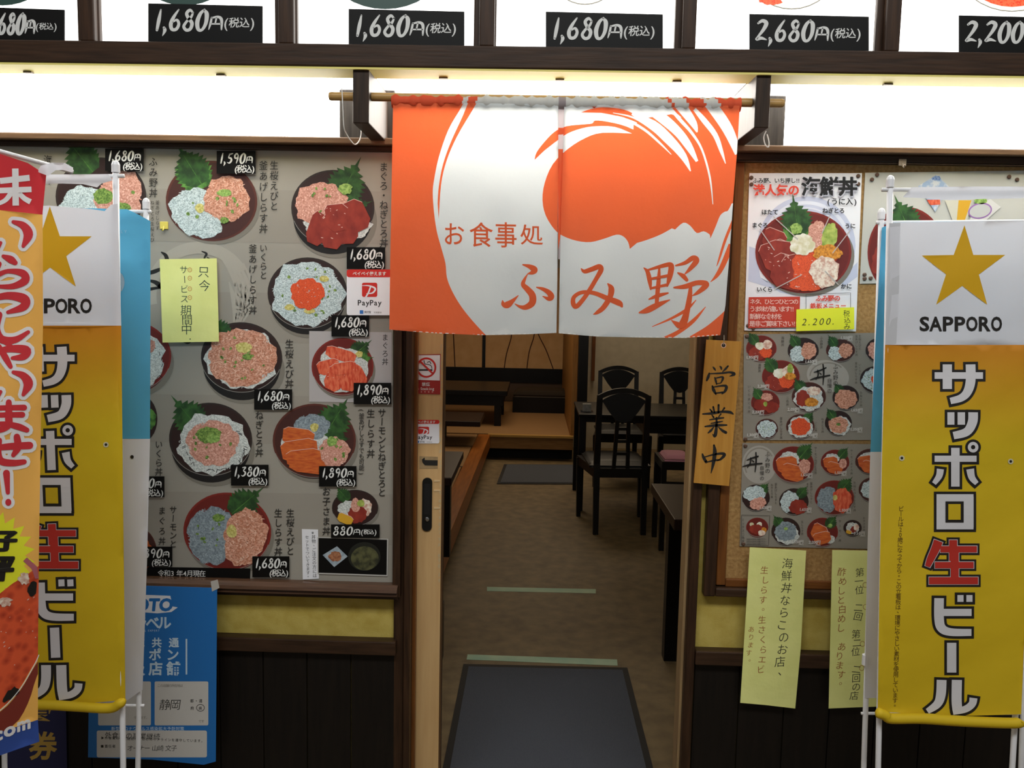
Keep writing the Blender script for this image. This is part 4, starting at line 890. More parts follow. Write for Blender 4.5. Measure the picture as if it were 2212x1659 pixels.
mini(m1, st1, C2, [(195, 600, 150, 500, 'red', RED1, LV), (745, 1160, 180, 530, 'black', K1, LV), (1255, 1640, 200, 500, 'brown', K1, LV), (1780, 2100, 190, 510, 'black', [('negi', 0, 0, .8, .8)], None), (405, 905, 480, 915, 'red', RED1 + [('uni', .5, -.02, .3, .22), ('avo', .5, -.5, .16, .3)], LV),
                   (260, 640, 880, 1210, 'red', [('negi', .1, -.45, .4, .34), ('tuna', -.3, .2, .5, .5), ('tuna', .45, .35, .5, .45), ('avo', 0, .1, .14, .2)], LV), (800, 1255, 770, 1165, 'brown', [('rice', 0, .1, .85, .82), ('tuna', -.35, .1, .4, .55), ('crab', .3, -.4, .4, .3), ('uni', .15, .35, .4, .3)], LV), (1340, 1695, 815, 1140, 'black', [('ebi', 0, .1, .84, .78)], LV), (1705, 2110, 560, 920, 'black', [('shirasu', 0, 0, .85, .85), ('roe', .1, 0, .36, .4), ('dots', 0, 0, .7, .7, 12)], None),
                   (320, 620, 1255, 1525, 'brown', [('shirasu', 0, 0, .84, .84), ('dots', 0, 0, .6, .6, 16)], None), (725, 1105, 1195, 1525, 'brown', [('rice', 0, .05, .86, .86), ('roe', 0, .02, .68, .7)], LR), (1240, 1600, 1150, 1480, 'black', [('rice', .1, .2, .8, .75), ('ebi', 0, .15, .72, .66), ('green', 0, .1, .16, .12)], LV)],
     [('ふみ野の', 1382, 530, 820, 72), ('自慢の', 1302, 715, 920, 66), ('海鮮丼', 680, 160, 300, 44), ('ふみ野丼', 1195, 160, 330, 40), ('生桜えびと', 1705, 140, 345, 38), ('釜あげしらす丼', 1660, 140, 430, 38), ('海鮮丼', 375, 520, 640, 40), ('いくらまぐろ丼', 235, 800, 1190, 40), ('二色丼', 745, 960, 1090, 38), ('釜あげしらす丼', 660, 1230, 1530, 40), ('ねぎとろ丼', 1210, 1240, 1450, 38), ('いくら丼', 1120, 1290, 1430, 36), ('生桜えび丼', 1720, 890, 1100, 36), ('いくらと', 1705, 520, 680, 36), ('釜あげしらす丼', 1655, 500, 800, 36)],
     [('1,950円', 200, 440), ('1,650円', 980, 495), ('1,500円', 1450, 180), ('2,200円', 345, 822), ('2,200円', 275, 1165), ('2,050円', 745, 1130), ('1,650円', 1585, 1140), ('1,300円', 205, 1470), ('1,900円', 985, 1470), ('1,350円', 1580, 1395)])
s = Sheet(st1)
for pts, ws in (([(1095, 640), (1180, 615), (1255, 580)], [10, 24, 18]), ([(1045, 742), (1130, 715), (1305, 680)], [10, 26, 18]), ([(1215, 535), (1225, 640), (1215, 805)], [16, 24, 12]), ([(1145, 610), (1150, 680), (1120, 740)], [14, 20, 8]), ([(1165, 645), (1190, 665)], [10, 18])): s.stroke(C2(pts), [w_ / 6.144 for w_ in ws], INK, 13)
obj('large_character', s.mb, m1); pins(m1, C2([(205, 162), (185, 1525)]), YT - .0005)
m2 = paper('small_menu', [(1604, 957), (2178, 962), (2168, 1192), (1598, 1180)], YT, MGR, 'small grey bowl menu sheet at the foot of the cork board above the long notes', 'menu')
s = Sheet(st1); s.ell(*C3([(370, 390)])[0], 37, 41, PALE, .4); s.ring(*C3([(370, 390)])[0], 33, 37, 3, MGR, .7, 30, 150, 330); obj('brush_circle', s.mb, m2)
SA = [('rice', -.2, -.3, .5, .4), ('/salmon', -.3, .0, .5, .4, -.2), ('/salmon', .0, .45, .55, .4, .2), ('negi', .55, .1, .28, .4)]
mini(m2, st1, C3, [(548, 1095, 148, 630, 'red', SA, LR), (1185, 1565, 192, 530, 'red', SA, LR), (1642, 2050, 180, 520, 'brown', SA, None), (140, 510, 655, 1010, 'black', [('shirasu', -.1, -.3, .8, .6), ('negi', .15, .42, .6, .45, -.3)], LR), (632, 1025, 705, 1060, 'black', [('shirasu', -.3, 0, .6, .8, .3), ('tuna', .3, .4, .62, .55)], LR), (1105, 1625, 600, 1060, 'red', [('grey', -.35, .1, .52, .74), ('sal2', .4, .15, .48, .72), ('ginger', .05, 0, .12, .16)], LR), (1688, 2050, 560, 890, 'brown', [('shirasu', 0, 0, .8, .8)], None),
                   (195, 490, 1095, 1350, 'red', [('scal', -.5, -.3, .2, .2), ('scal', .2, -.3, .25, .25), ('tuna', -.1, .2, .62, .5), ('uni', .6, .3, .25, .3), ('crab', .4, .6, .35, .3)], None), (530, 915, 1095, 1460, 'black', [('rice', .1, .2, .8, .75), ('grey', 0, 0, .75, .7), ('wasabi', 0, -.2, .14, .12)], LV), (1000, 1415, 1095, 1480, 'red', [('rice', .5, .5, .3, .3), ('/salmon', -.2, 0, .5, .5, .4), ('/salmon', .0, .4, .55, .4, -.3), ('wasabi', .5, -.45, .14, .14)], LR), (1485, 1730, 1125, 1340, 'black', [('rice', 0, 0, .7, .7), ('tuna', .1, .2, .35, .4), ('/egg', -.4, .5, .3, .2, .3), ('crab', .4, -.1, .3, .4)], None)],
     [('ふみ野の', 480, 215, 510, 70), ('自慢の', 405, 400, 605, 62), ('サーモンねぎとろ丼', 1118, 150, 520, 40), ('サーモンまぐろ丼', 1595, 185, 530, 38), ('釜あげしらすと', 590, 630, 920, 38), ('ねぎとろ丼', 538, 640, 840, 36), ('釜あげしらすと', 1060, 620, 910, 38), ('まぐろ丼', 1010, 630, 790, 36), ('生桜えび生しらす丼', 1635, 610, 1020, 38), ('ミックス二色丼', 155, 1100, 1430, 40), ('生しらす丼', 940, 1130, 1330, 36), ('サーモン丼', 1440, 1110, 1430, 40), ('お子さま丼', 1760, 1080, 1280, 34)],
     [('1,650円', 920, 525), ('1,500円', 1370, 497), ('1,650円', 375, 960), ('1,650円', 905, 985), ('1,500円', 1430, 995), ('1,350円', 800, 1415), ('2,200円', 1025, 1420), ('550円', 1620, 1300)])
s = Sheet(st1)
for pts, ws in (([(205, 330), (290, 300), (355, 280)], [10, 24, 18]), ([(150, 415), (260, 390), (405, 375)], [10, 26, 18]), ([(325, 230), (328, 340), (315, 485)], [16, 24, 12]), ([(255, 300), (250, 370), (210, 430)], [14, 20, 8]), ([(270, 330), (295, 350)], [10, 18])): s.stroke(C3(pts), [w_ / 6.144 for w_ in ws], INK, 13)
bx = C3([(135, 1060), (510, 1068), (492, 1465), (128, 1455)]); s.stroke(bx + [bx[0]], .8, SMI, 13, n=1, butt=True)
for i in range(3): u, v = C3([(200, 1380 + i * 32)])[0]; s.htext('お好みの丼をお選び下さい', u, u + 43, v, SMI, 4.2, 13, 0)
obj('large_character', s.mb, m2); pins(m2, C3([(185, 52 + 88), (158, 1440)]), YT - .0005)
# long handwritten notes
YL = -.04
C4 = cr(1480, 1150, 3.2587)
l1 = paper('paper_note', C4([(455, 105), (852, 128), (815, 800), (775, 1240), (560, 1215), (388, 1200), (425, 600)]), YL, YNOTE, 'long yellow-green note between the doorway and the other long note', 'note', group='long notes')
s = Sheet(plane(YL))
def hw(t, x, a, b, sz, m, lean): (u, v), (_, w2) = C4([(x, a), (x, b)]); s.vtext(t, u, v, w2, m, sz / 3.2587, 1, -.006, lean, jit=.14, seed=len(t), shear=.12)
hw('海鮮丼ならこのお店、', 722, 175, 1040, 80, HWK, -.07); hw('生しらす。生さくらエビ', 560, 230, 1000, 60, HWR, -.03); hw('あります。', 466, 655, 930, 46, HWR, -.06)
obj('handwriting', s.mb, l1)
l2 = paper('paper_note', C4([(1036, 125), (1420, 130), (1400, 1225), (1200, 1232), (1010, 1240), (1025, 600)]), YL, YNOTE, 'long yellow-green note half behind the white banner pole', 'note', group='long notes')
s = Sheet(plane(YL)); hw('第一位 二回 第二位 二回の店', 1222, 250, 1180, 66, HWK, -.03); hw('酢めしと白めし あります。', 1108, 245, 1100, 64, HWR, -.02)
for x, y in ((1268, 370), (1270, 525), (1248, 785), (1243, 955)): a, b = C4([(x, y)])[0]; s2 = Sheet(plane(YL)); s2.ring(a, b, 5.5, 6, .9, HWR, 1, 14); obj('circle_mark', s2.mb, l2)
obj('handwriting', s.mb, l2)
# open-for-business plank
YO = -.05
op = thing('open_sign', P(1540, 1047, YO), 'hanging tan wooden plank with three brushed black characters beside the doorway', 'sign')
PLK = wood('tan_plank', '#a9752c', '#bd8a3e', .5, 'z', 9, .02)
obj('plank', MB().slab([(1527, 734), (1602, 738), (1575, 1050), (1499, 1043)], YO, .008, PLK), op)
s = Sheet(plane(YO)); C6 = cr(1480, 700, 4.1475)
s.ell(1563, 746, 4, 4, INK, 1, n=14); s.ring(1563, 746, 5.5, 5.5, 1.2, WET, 1.2); obj('hole', s.mb, op)
obj('hanging_loop', MB().tube([P(1563, 746, YO - .003), P(1564, 734, YO - .004), P(1564, 724, -.036)], .0008, mat('wire', '#8a8172', .4), 6), op)
s = Sheet(plane(YO))
def bs(pts, ws): s.stroke(C6(pts), [w_ * 1.2 / 4.1475 for w_ in ws], INK, 1, n=6)
for pts, ws in (([(250, 385), (262, 400), (272, 415)], [8, 16, 8]), ([(310, 378), (322, 390), (326, 408)], [6, 16, 8]), ([(385, 376), (362, 402), (335, 428)], [12, 16, 6]), ([(216, 440), (208, 470), (194, 505)], [10, 22, 14]), ([(222, 445), (330, 440), (400, 432), (440, 448), (400, 468)], [8, 14, 16, 24, 6]),
                ([(266, 480), (275, 510), (282, 540)], [10, 16, 8]), ([(270, 486), (330, 474), (338, 490), (320, 528)], [8, 14, 18, 8]), ([(280, 536), (320, 528)], [8, 8]), ([(244, 555), (255, 590), (275, 628)], [12, 24, 12]), ([(250, 565), (340, 552), (370, 562), (358, 600), (330, 626)], [8, 16, 22, 20, 8]), ([(272, 620), (335, 612)], [10, 14]),
                ([(252, 742), (262, 790)], [14, 14]), ([(300, 725), (298, 795)], [16, 14]), ([(222, 762), (240, 785)], [8, 16]), ([(352, 752), (330, 782)], [14, 8]), ([(158, 806), (240, 800), (330, 786), (400, 790), (430, 806)], [10, 20, 18, 22, 10]), ([(240, 815), (255, 835)], [8, 14]), ([(320, 806), (300, 832)], [12, 8]), ([(220, 858), (290, 846), (345, 840)], [8, 16, 10]), ([(232, 890), (290, 880), (335, 872)], [8, 14, 8]), ([(178, 918), (270, 908), (372, 905)], [10, 22, 12]),
                ([(282, 840), (280, 920), (272, 985), (262, 1004), (245, 985)], [14, 20, 26, 20, 4]), ([(255, 925), (230, 955), (205, 976)], [8, 18, 8]), ([(300, 925), (335, 955), (365, 972)], [8, 20, 22]),
                ([(155, 1165), (165, 1195), (188, 1235)], [12, 22, 22]), ([(180, 1190), (260, 1168), (330, 1160), (352, 1172), (325, 1205), (290, 1225)], [8, 14, 20, 24, 18, 6]), ([(200, 1236), (260, 1222), (320, 1216)], [8, 16, 10]), ([(258, 1085), (266, 1150), (252, 1250), (232, 1335)], [14, 30, 24, 6])): bs(pts, ws)
obj('lettering', s.mb, op)

# ------------------------------------------------------------------ sliding doors
YD = .045
d1 = thing('door_1', P(925, 1150, YD), None, None); d1['kind'] = 'structure'; d1.location.z = 0
X0, X1 = P(790, 1150, YD).x, P(955, 1150, YD).x
zd = zl - .14
Xs = P(893, 1150, YD).x
obj('stile', MB().box(Xs, X1 - .003, YD, YD + .03, .005, zd, DOORW), d1, bevel=.001)
obj('stile_edge', MB().box(X1 - .003, X1 + .002, YD + .002, YD + .03, .005, zd, wood('dark_door_edge', '#3f2c1a', '#5a4127', .6, 'z')), d1)
obj('door_leaf', MB().box(X0 - .35, Xs, YD + .006, YD + .026, .005, zd, DARKWZ), d1)
rn = random.Random(4); CH = mat('pale_chipped_wood', '#b9a27a', .8)
mb = MB(); e = None
for i in range(46):
    y = 745 + i * 11.2 + rn.uniform(-3, 3); xx = 955 - (y - 735) * .0105
    if rn.random() < .75: q = [(xx - rn.uniform(1, 4), y), (xx + rn.uniform(.5, 2), y + rn.uniform(0, 3)), (xx - rn.uniform(0, 1), y + rn.uniform(5, 12)), (xx - rn.uniform(2, 5), y + rn.uniform(4, 9))]; mb.slab(q, YD - .0006, .0012, CH)
obj('chipped_edge', mb, d1)
BRZ = mat('dark_bronze', '#1a1917', .35, metal=.4)
s = Sheet(plane(YD)); (x0, y0), (x1, y1) = cr(850, 950, 5.53)([(345, 455), (462, 1092)])
hb = MB(); pts = []
for i in range(9): a = math.pi + math.pi * i / 8; pts.append(((x0 + x1) / 2 + (x1 - x0) / 2 * math.cos(a), y0 + 9 + 9 * math.sin(a)))
for i in range(9): a = math.pi * i / 8; pts.append(((x0 + x1) / 2 - 1 + (x1 - x0) / 2 * math.cos(a), y1 - 9 + 9 * math.sin(a)))
hp = obj('door_pull', hb.slab(pts, YD - .004, .004, BRZ), d1, bevel=.0012)
obj('pull_recess', MB().slab([(x0 + 4, y0 + 13), (x1 - 4, y0 + 13), (x1 - 5, y1 - 36), (x0 + 3, y1 - 36)], YD - .0046, .0006, mat('recess_black', '#0b0b0c', .5)), hp)
lk = P(922.5, 1121, YD - .004); obj('lock_cylinder', MB().tube([lk, lk + Vector((0, -.004, 0)), lk + Vector((0, -.005, 0))], [.0062, .0062, .0035], mat('steel', '#b0b0b0', .25, metal=1), 14), hp)
q = cr(850, 950, 5.53)
obj('latch_wear', MB().slab(q([(310, 195), (530, 205), (528, 345), (310, 345)]), YD - .0006, .0006, mat('worn_patch', '#8a7350', .8, '#a08760', scale=40)), d1)
obj('latch_slot', MB().slab(q([(340, 235), (372, 210), (374, 242), (528, 245), (526, 308), (375, 305), (345, 270)]), YD - .0012, .0006, mat('slot_black', '#14110d', .6)), d1)
for y in (490, 605, 815): obj('plug', MB().slab(q([(485, y - 10), (555, y - 8), (555, y + 10), (485, y + 12)]), YD - .0014, .0014, mat('wood_plug', '#cdb083', .5)), d1, bevel=.0005)
ns_ = paper('no_smoking_sticker', [(884, 766), (952, 765), (951, 852), (884, 850)], YD - .0012, mat('sticker_red', '#9c241f', .5), 'red and white no smoking sticker on the pale door stile', 'sticker')
s = Sheet(plane(YD - .0012)); s.quad([(886, 767.5), (950.5, 767), (950, 822), (886, 820)], PAPER, 1); s.ring(921, 794, 21.5, 22, 4, REDP, 3); s.rect(905, 797.5, 934, 801, INK, 2)
s.stroke([(906, 779), (936, 808)], 4, REDP, 4, butt=True); s.stroke([(916, 779), (918, 786), (924, 787), (931, 790), (933, 796)], 1.6, INK, 2); s.stroke([(923, 783), (928, 781), (931, 786)], 1.6, INK, 2)
s.htext('禁煙', 911, 929, 830, WHITEP, 8.5, 1, .02); s.htext('No Smoking', 896, 938, 839.5, WHITEP, 8, 1, .015); s.htext('请勿吸烟', 906, 938, 846.5, pk, 3.5, 1, 0)
obj('print', s.mb, ns_)
pay_sticker(YD - .0012, 880, 907, 949, 958, 'small payment sticker on the pale door stile below the no smoking sticker')
# right door: edge pushed behind the right wall
d2 = obj('door_2', MB().box(P(1484, 1150, .075).x, P(1484, 1150, .075).x + .5, .075, .1, .005, zd, DARKWZ), kind='structure')

# ------------------------------------------------------------------ street banners on poles
GOLD = mat('banner_gold_star', '#dba90e', .6, trans=.12); BANW = mat('banner_white_cloth', '#dfdfe4', .7, bump=.25, bscale=9, trans=.18)
BANB = mat('banner_sky_blue_cloth', '#55a8cd', .75, bump=.25, bscale=9, trans=.15); BHEM = mat('banner_hem_cloth', '#cfcfd2', .75, trans=.15)
LETW = mat('banner_letter_grey', '#d2d0d2', .65); LETR = mat('banner_letter_red', '#b5281b', .65); LETK = mat('banner_letter_outline', '#15100b', .65)
def grad_mat(name, z0, z1, a, b):
    if name in MATS: return MATS[name]
    m = mat(name, a, .7, b, scale=12, bump=.35, bscale=9, trans=.15); nt = m.node_tree; N, L = nt.nodes, nt.links
    ge = N.new('ShaderNodeNewGeometry'); sx = N.new('ShaderNodeSeparateXYZ'); mr = N.new('ShaderNodeMapRange'); L.new(ge.outputs['Position'], sx.inputs[0]); L.new(sx.outputs['Z'], mr.inputs[0])
    mr.inputs['From Min'].default_value = z0; mr.inputs['From Max'].default_value = z1
    r = [n for n in N if n.type == 'VALTORGB'][0]; r.color_ramp.elements[0].position = 0; r.color_ramp.elements[1].position = 1; L.new(mr.outputs[0], r.inputs[0]); return m
def floor_pt(p, q):                                        # carry the pole on to the floor
    t = (0.035 - p.z) / (q.z - p.z); return p + (q - p) * t
def pole(root, a, b, Y, r=.0062, cap=True):
    A, B = P(*a, Y), P(*b, Y); Bf = floor_pt(A, B); o = obj('pole', MB().tube([A, B, Bf], r, POLE, 12), root, smooth=True)
    if cap: obj('pole_cap', MB().tube([A + Vector((0, 0, -.012)), A + Vector((0, 0, .004)), A + Vector((0, 0, .010)), A + Vector((0, 0, .013))], [r * 1.35, r * 1.35, r * 1.0, r * .3], POLE, 12), o)
    return Bf
BASE = mat('grey_plastic_base', '#8d8f92', .5)
def base(root, pts):
    xs = [p.x for p in pts]; c = sum(xs) / len(xs); y = pts[0].y
    mb = MB().box(min(xs) - .05, max(xs) + .05, y - .016, y + .016, 0, .045, BASE); obj('base', mb, root, bevel=.008)
def bar(root, a, b, Y, r=.0042): obj('crossbar', MB().tube([P(*a, Y), P(*b, Y)], r, POLE, 10), root, smooth=True)
def wav(a, b, ph, lo=0):
    def f(x, y): return 1.5 * a * math.sin(y / 62 + ph + x / 240) + 1.6 * b * math.sin(x / 70 + y / 150 + ph) + .0007 * math.sin(y / 21 + x / 40 + ph) + lo
    return f
R6, R7 = cr(1840, 740, 3.606), cr(1840, 1180, 3.463)
LETTERS = []                                               # (points, width in crop units, colour) traced from the banner lettering
for crp, sc_, items in ((R6, 3.606, [([(645, 257), (1022, 257)], 52, 0), ([(744, 170), (744, 362)], 72, 0), ([(925, 170), (925, 300), (900, 385), (850, 432), (768, 455)], [76, 76, 68, 58, 50], 0),
                                     ([(772, 543), (772, 640)], 55, 0), ([(853, 543), (853, 640)], 58, 0), ([(945, 543), (940, 620), (895, 695), (792, 725)], [75, 74, 66, 58], 0),
                                     ([(645, 905), (972, 905)], 48, 0), ([(807, 820), (807, 1122)], 66, 0), ([(690, 985), (680, 1040), (640, 1098)], [56, 50, 36], 0), ([(922, 985), (935, 1050), (974, 1098)], [62, 52, 36], 0),
                                     ([(660, 1218), (948, 1218)], 74, 0), ([(660, 1418), (948, 1418)], 74, 0), ([(706, 1200), (706, 1440)], 92, 0), ([(900, 1200), (900, 1440)], 98, 0), ([(675, 1545), (650, 1610), (612, 1690), (590, 1745)], [72, 66, 56, 40], 1), ([(790, 1538), (790, 1700)], 62, 1), ([(690, 1610), (975, 1610)], 50, 1)]),
                        (R7, 3.463, [([(770, 0), (770, 270)], 60, 1), ([(622, 141), (912, 141)], 48, 1), ([(577, 258), (945, 258)], 54, 1),
                                     ([(653, 388), (653, 540), (672, 612), (740, 642), (895, 645)], [72, 72, 68, 58, 52], 0), ([(660, 495), (896, 495)], 54, 0), ([(813, 365), (813, 416)], 46, 0), ([(880, 365), (880, 416)], 46, 0),
                                     ([(747, 722), (747, 945)], 70, 0), ([(672, 1000), (666, 1110), (640, 1180), (565, 1235)], [74, 72, 62, 42], 0), ([(786, 1000), (784, 1150), (790, 1222)], [76, 76, 74], 0), ([(756, 1240), (850, 1218), (900, 1180), (910, 1135)], [44, 52, 56, 60], 0)])):
    for pts, wd, c in items: LETTERS.append((crp(pts), [q / sc_ for q in wd] if isinstance(wd, list) else wd / sc_, c))
CHARS = [(0, 3), (3, 6), (6, 10), (10, 14), (14, 20), (20, 24), (24, 25), (25, 28)]
def beer_banner(root, Y, mp, outline, fn, split, hem_side):
    sf_ = cloth(Y, fn); zt = P(*mp(2083, 745), Y).z; zb_ = P(*mp(2083, 960), Y).z
    YEL = grad_mat('banner_orange_to_yellow_cloth', zt, zb_, '#cf8412', '#d9b814')
    ys = [p[1] for p in outline]; top = [p for p in outline]
    low = [mp(1600, 745 + split), mp(2600, 745 + split), mp(2600, 1900), mp(1600, 1900)]
    obj('banner_cloth', painted_cloth(outline, [(low, YEL)], sf_, BANW, 15), root, smooth=True)
    s = Sheet(sf_); q = [mp(x, y) for x, y in C5([(918, 628), (990, 870), (1250, 870), (1035, 1030), (1103, 1275), (900, 1122), (687, 1275), (768, 1028), (571, 875), (830, 870)])]
    obj('star_emblem', painted_cloth(q, [], lambda x, y, k=0: sf_(x, y, 1), GOLD, 12), root)
    s = Sheet(sf_)
    for i, ch in enumerate('SAPPORO'):
        xs = [(553, 632), (632, 735), (742, 828), (838, 925), (932, 1025), (1035, 1130), (1135, 1224)][i]; (x0, y0), (x1, y1) = [mp(*p) for p in C5([(xs[0], 1372), (xs[1], 1492)])]
        s.fit(ch, x0, y0, x1, y1, LETK, 1, wt=.03)
    obj('brand_lettering', s.mb, root)
    s = Sheet(sf_); o = 5.6
    def ow(wd, e): return [q + e for q in wd] if isinstance(wd, list) else wd + e
    cc = mp(*R6([(945, 815)])[0])
    for ci, (i0, i1) in enumerate(CHARS):
        s = Sheet(sf_); LS = LETTERS[i0:i1]
        if ci == 2: s.ell(cc[0], cc[1], 17, 17, LETK, 1, n=24)
        for pts, wd, c in LS: s.stroke([mp(*p) for p in pts], ow(wd, 2 * o), LETK, 1, butt=True, ext=o, n=6 if len(pts) > 2 else 1)
        for pts, wd, c in LS:
            if c: s.stroke([mp(*p) for p in pts], ow(wd, 2.2), LETW, 2, butt=True, ext=1.1, n=6 if len(pts) > 2 else 1)
        for pts, wd, c in LS: s.stroke([mp(*p) for p in pts], wd, LETR if c else LETW, 3, butt=True, n=6 if len(pts) > 2 else 1)
        if ci == 2: s.ring(cc[0], cc[1], 11.5, 11.5, 6.8, LETW, 3, 24)
        if ci == 3:
            for (xa, ya, xb, yb) in ((730, 1237, 872, 1402), (752, 1258, 848, 1380)):
                pts = [mp(*p) for p in R6([(xa, ya), (xb, ya), (xb, yb), (xa, yb)])]; s.quad(pts, LETK if xa == 730 else YEL, 4 if xa == 730 else 5)
        obj('block_character', s.mb, root)
    s = Sheet(sf_); t = 'ビールは20歳になってから。この立看板は、環境にやさしい素材を使用しています。'
    a, b = mp(1947, 1093), mp(1933, 1530); s.vtext(t, a[0], a[1], b[1], mat('banner_small_print', '#5e450c', .6), 12.5, 1, 0, lean=(b[0] - a[0]) / (b[1] - a[1])); obj('small_print', s.mb, root)
    for p in R6([(390, 900), (1238, 926)]):
        x, y = mp(*p); s = Sheet(sf_); s.ring(x, y, 6, 6, 3, mat('eyelet', '#c9c2a0', .4), 1.5, 16); s.ell(x, y, 3.2, 3.2, INK, 1.2, n=12); obj('eyelet', s.mb, root)
    return sf_, YEL
ident = lambda x, y: (x, y)
# right beer banner
YS1, YB1 = -.42, -.31
rb = thing('banner', P(2060, 1659, YS1), 'yellow and white beer banner with a gold star before the cork board', 'banner', 'beer banners'); rb.location.z = 0
out = [(1921, 482), (2000, 480), (2120, 478), (2250, 476), (2241, 745), (2228, 1000), (2216, 1300), (2206, 1543), (2100, 1546), (1990, 1543), (1896, 1537), (1899, 1300), (1905, 1000), (1912, 745)]
sfr, YEL = beer_banner(rb, YS1, ident, out, wav(.0016, .0022, 0), 0, 0)
s = Sheet(sfr); hq = [(1921, 482), (1945, 481), (1942, 620), (1936, 744), (1912, 745), (1916, 620)]; s.poly(hq, BHEM, .6); obj('hem', s.mb, rb)
def hem_roll(root, pts, Y, r, m): obj('hem_roll', MB().tube([P(x, y, Y) for x, y in pts], r, m, 10), root, smooth=True)
hem_roll(rb, spline([(1893, 1538), (1912, 1545), (1925, 1552), (1990, 1552), (2080, 1558), (2190, 1562), (2207, 1556)], 4), YS1 - .006, [.006] + [.0115] * 23 + [.007], YEL)
obj('crossbar_sleeve', painted_cloth(C5([(415, 400), (490, 318), (1000, 312), (1520, 312), (1520, 405), (1110, 415), (1100, 412), (800, 424), (600, 410)]), [], cloth(YS1 - .006, lambda x, y: .001 * math.sin(x / 25) + .003 * math.sin(y / 9)), BANW, 10), rb, smooth=True)
b1 = pole(rb, (1923, 392), (1897, 1650), YS1 + .012); b2 = pole(rb, (2262, 388), (2187, 1650), YS1 + .012); base(rb, [b1, b2]); bar(rb, (1905, 410), (2285, 408), YS1 + .012)
# right blue banner behind it
bb = thing('banner', P(2040, 1659, YB1), 'sky blue over white banner hidden behind the beer banner by the cork board', 'banner', 'blue and white banners'); bb.location.z = 0
out = [(1905, 492), (1925, 482), (2040, 479), (2240, 478), (2225, 975), (2205, 1500), (2040, 1508), (1868, 1508), (1872, 1250), (1880, 975), (1891, 740)]
obj('banner_cloth', painted_cloth(out, [([(1700, 977), (2400, 974), (2400, 1800), (1700, 1800)], BANW)], cloth(YB1, wav(.0015, .002, 2)), BANB, 22), bb, smooth=True)
s = Sheet(cloth(YB1 - .002, wav(.0015, .002, 2)));
b1 = pole(bb, (1904, 462), (1866, 1650), YB1 + .012); b2 = pole(bb, (2248, 462), (2206, 1650), YB1 + .012); base(bb, [b1, b2]); bar(bb, (1893, 481), (2265, 478), YB1 + .012); bar(bb, (1860, 1541), (2215, 1541), YB1 + .012, .0035)
cl = P(1870, 1425, YB1 + .012); obj('pole_clip', MB().tube([cl + Vector((0, 0, -.012)), cl + Vector((0, 0, .012))], .0085, POLE, 12), bb)
# left beer banner
ml = lambda x, y: (x - 1950 + .042 * (y - 1104), 742.8 + (y - 781) * 1.009)
lb = thing('banner', P(120, 1659, -.43), 'yellow and white beer banner with a gold star partly behind the orange banner', 'banner', 'beer banners'); lb.location.z = 0
out = [(-62, 452), (60, 446), (106, 444), (200, 452), (226, 456), (240, 442), (254, 440), (258, 560), (262, 705), (265, 1000), (268, 1250), (271, 1512), (180, 1520), (80, 1522), (-45, 1530), (-55, 1000), (-60, 700)]
sfl, YEL2 = beer_banner(lb, -.43, ml, out, wav(.0018, .0025, 1.2), -3, 1)
hem_roll(lb, spline([(-45, 1524), (80, 1522), (160, 1526), (235, 1530), (258, 1520), (270, 1512)], 4), -.437, [.011] * 18 + [.009, .006, .004], YEL2)
LC = cr(0, 300, 4.148)
obj('crossbar_sleeve', painted_cloth(LC([(250, 330), (440, 318), (970, 316), (1012, 372), (910, 400), (870, 435), (740, 405), (560, 400), (250, 405)]), [], cloth(-.436, lambda x, y: .001 * math.sin(x / 22) + .003 * math.sin(y / 9)), BANW, 9), lb, smooth=True)
b1 = pole(lb, (250, 360), (266, 1650), -.418, .0064); b2 = pole(lb, (-70, 360), (-40, 1650), -.418); base(lb, [b1, b2]); bar(lb, (-80, 383), (268, 380), -.418)
# left blue banner
l3 = thing('banner', P(240, 1659, -.31), 'sky blue over white banner between a beer banner and the bowl menu', 'banner', 'blue and white banners'); l3.location.z = 0
out = [(-20, 452), (100, 450), (200, 450), (275, 452), (300, 464), (325, 478), (325, 700), (324, 948), (318, 1200), (308, 1490), (296, 1498), (262, 1522), (100, 1515), (-10, 1515)]
obj('banner_cloth', painted_cloth(out, [([(-100, 948), (500, 948), (500, 1800), (-100, 1800)], BANW)], cloth(-.31, wav(.0018, .002, 4)), BANB, 20), l3, smooth=True)
s = Sheet(cloth(-.3115, wav(.0018, .002, 4))); s.ell(252, 610, 17, 24, mat('banner_pale_disc', '#9fb8c6', .7), .5, 0, 24); s.htext('FAMILY', 232, 275, 500, mat('banner_pale_print', '#8fb9d2', .7), 9, 1, .01); obj('print', s.mb, l3)
s = Sheet(cloth(-.3115, wav(.0018, .002, 4))); s.ell(285, 987, 4, 4, INK, 1, n=12); obj('eyelet', s.mb, l3)
b1 = pole(l3, (316, 440), (298, 1650), -.298); b2 = pole(l3, (-5, 440), (10, 1650), -.298); base(l3, [b1, b2]); bar(l3, (-15, 458), (326, 457), -.298); bar(l3, (240, 1524), (312, 1524), -.298, .0035)
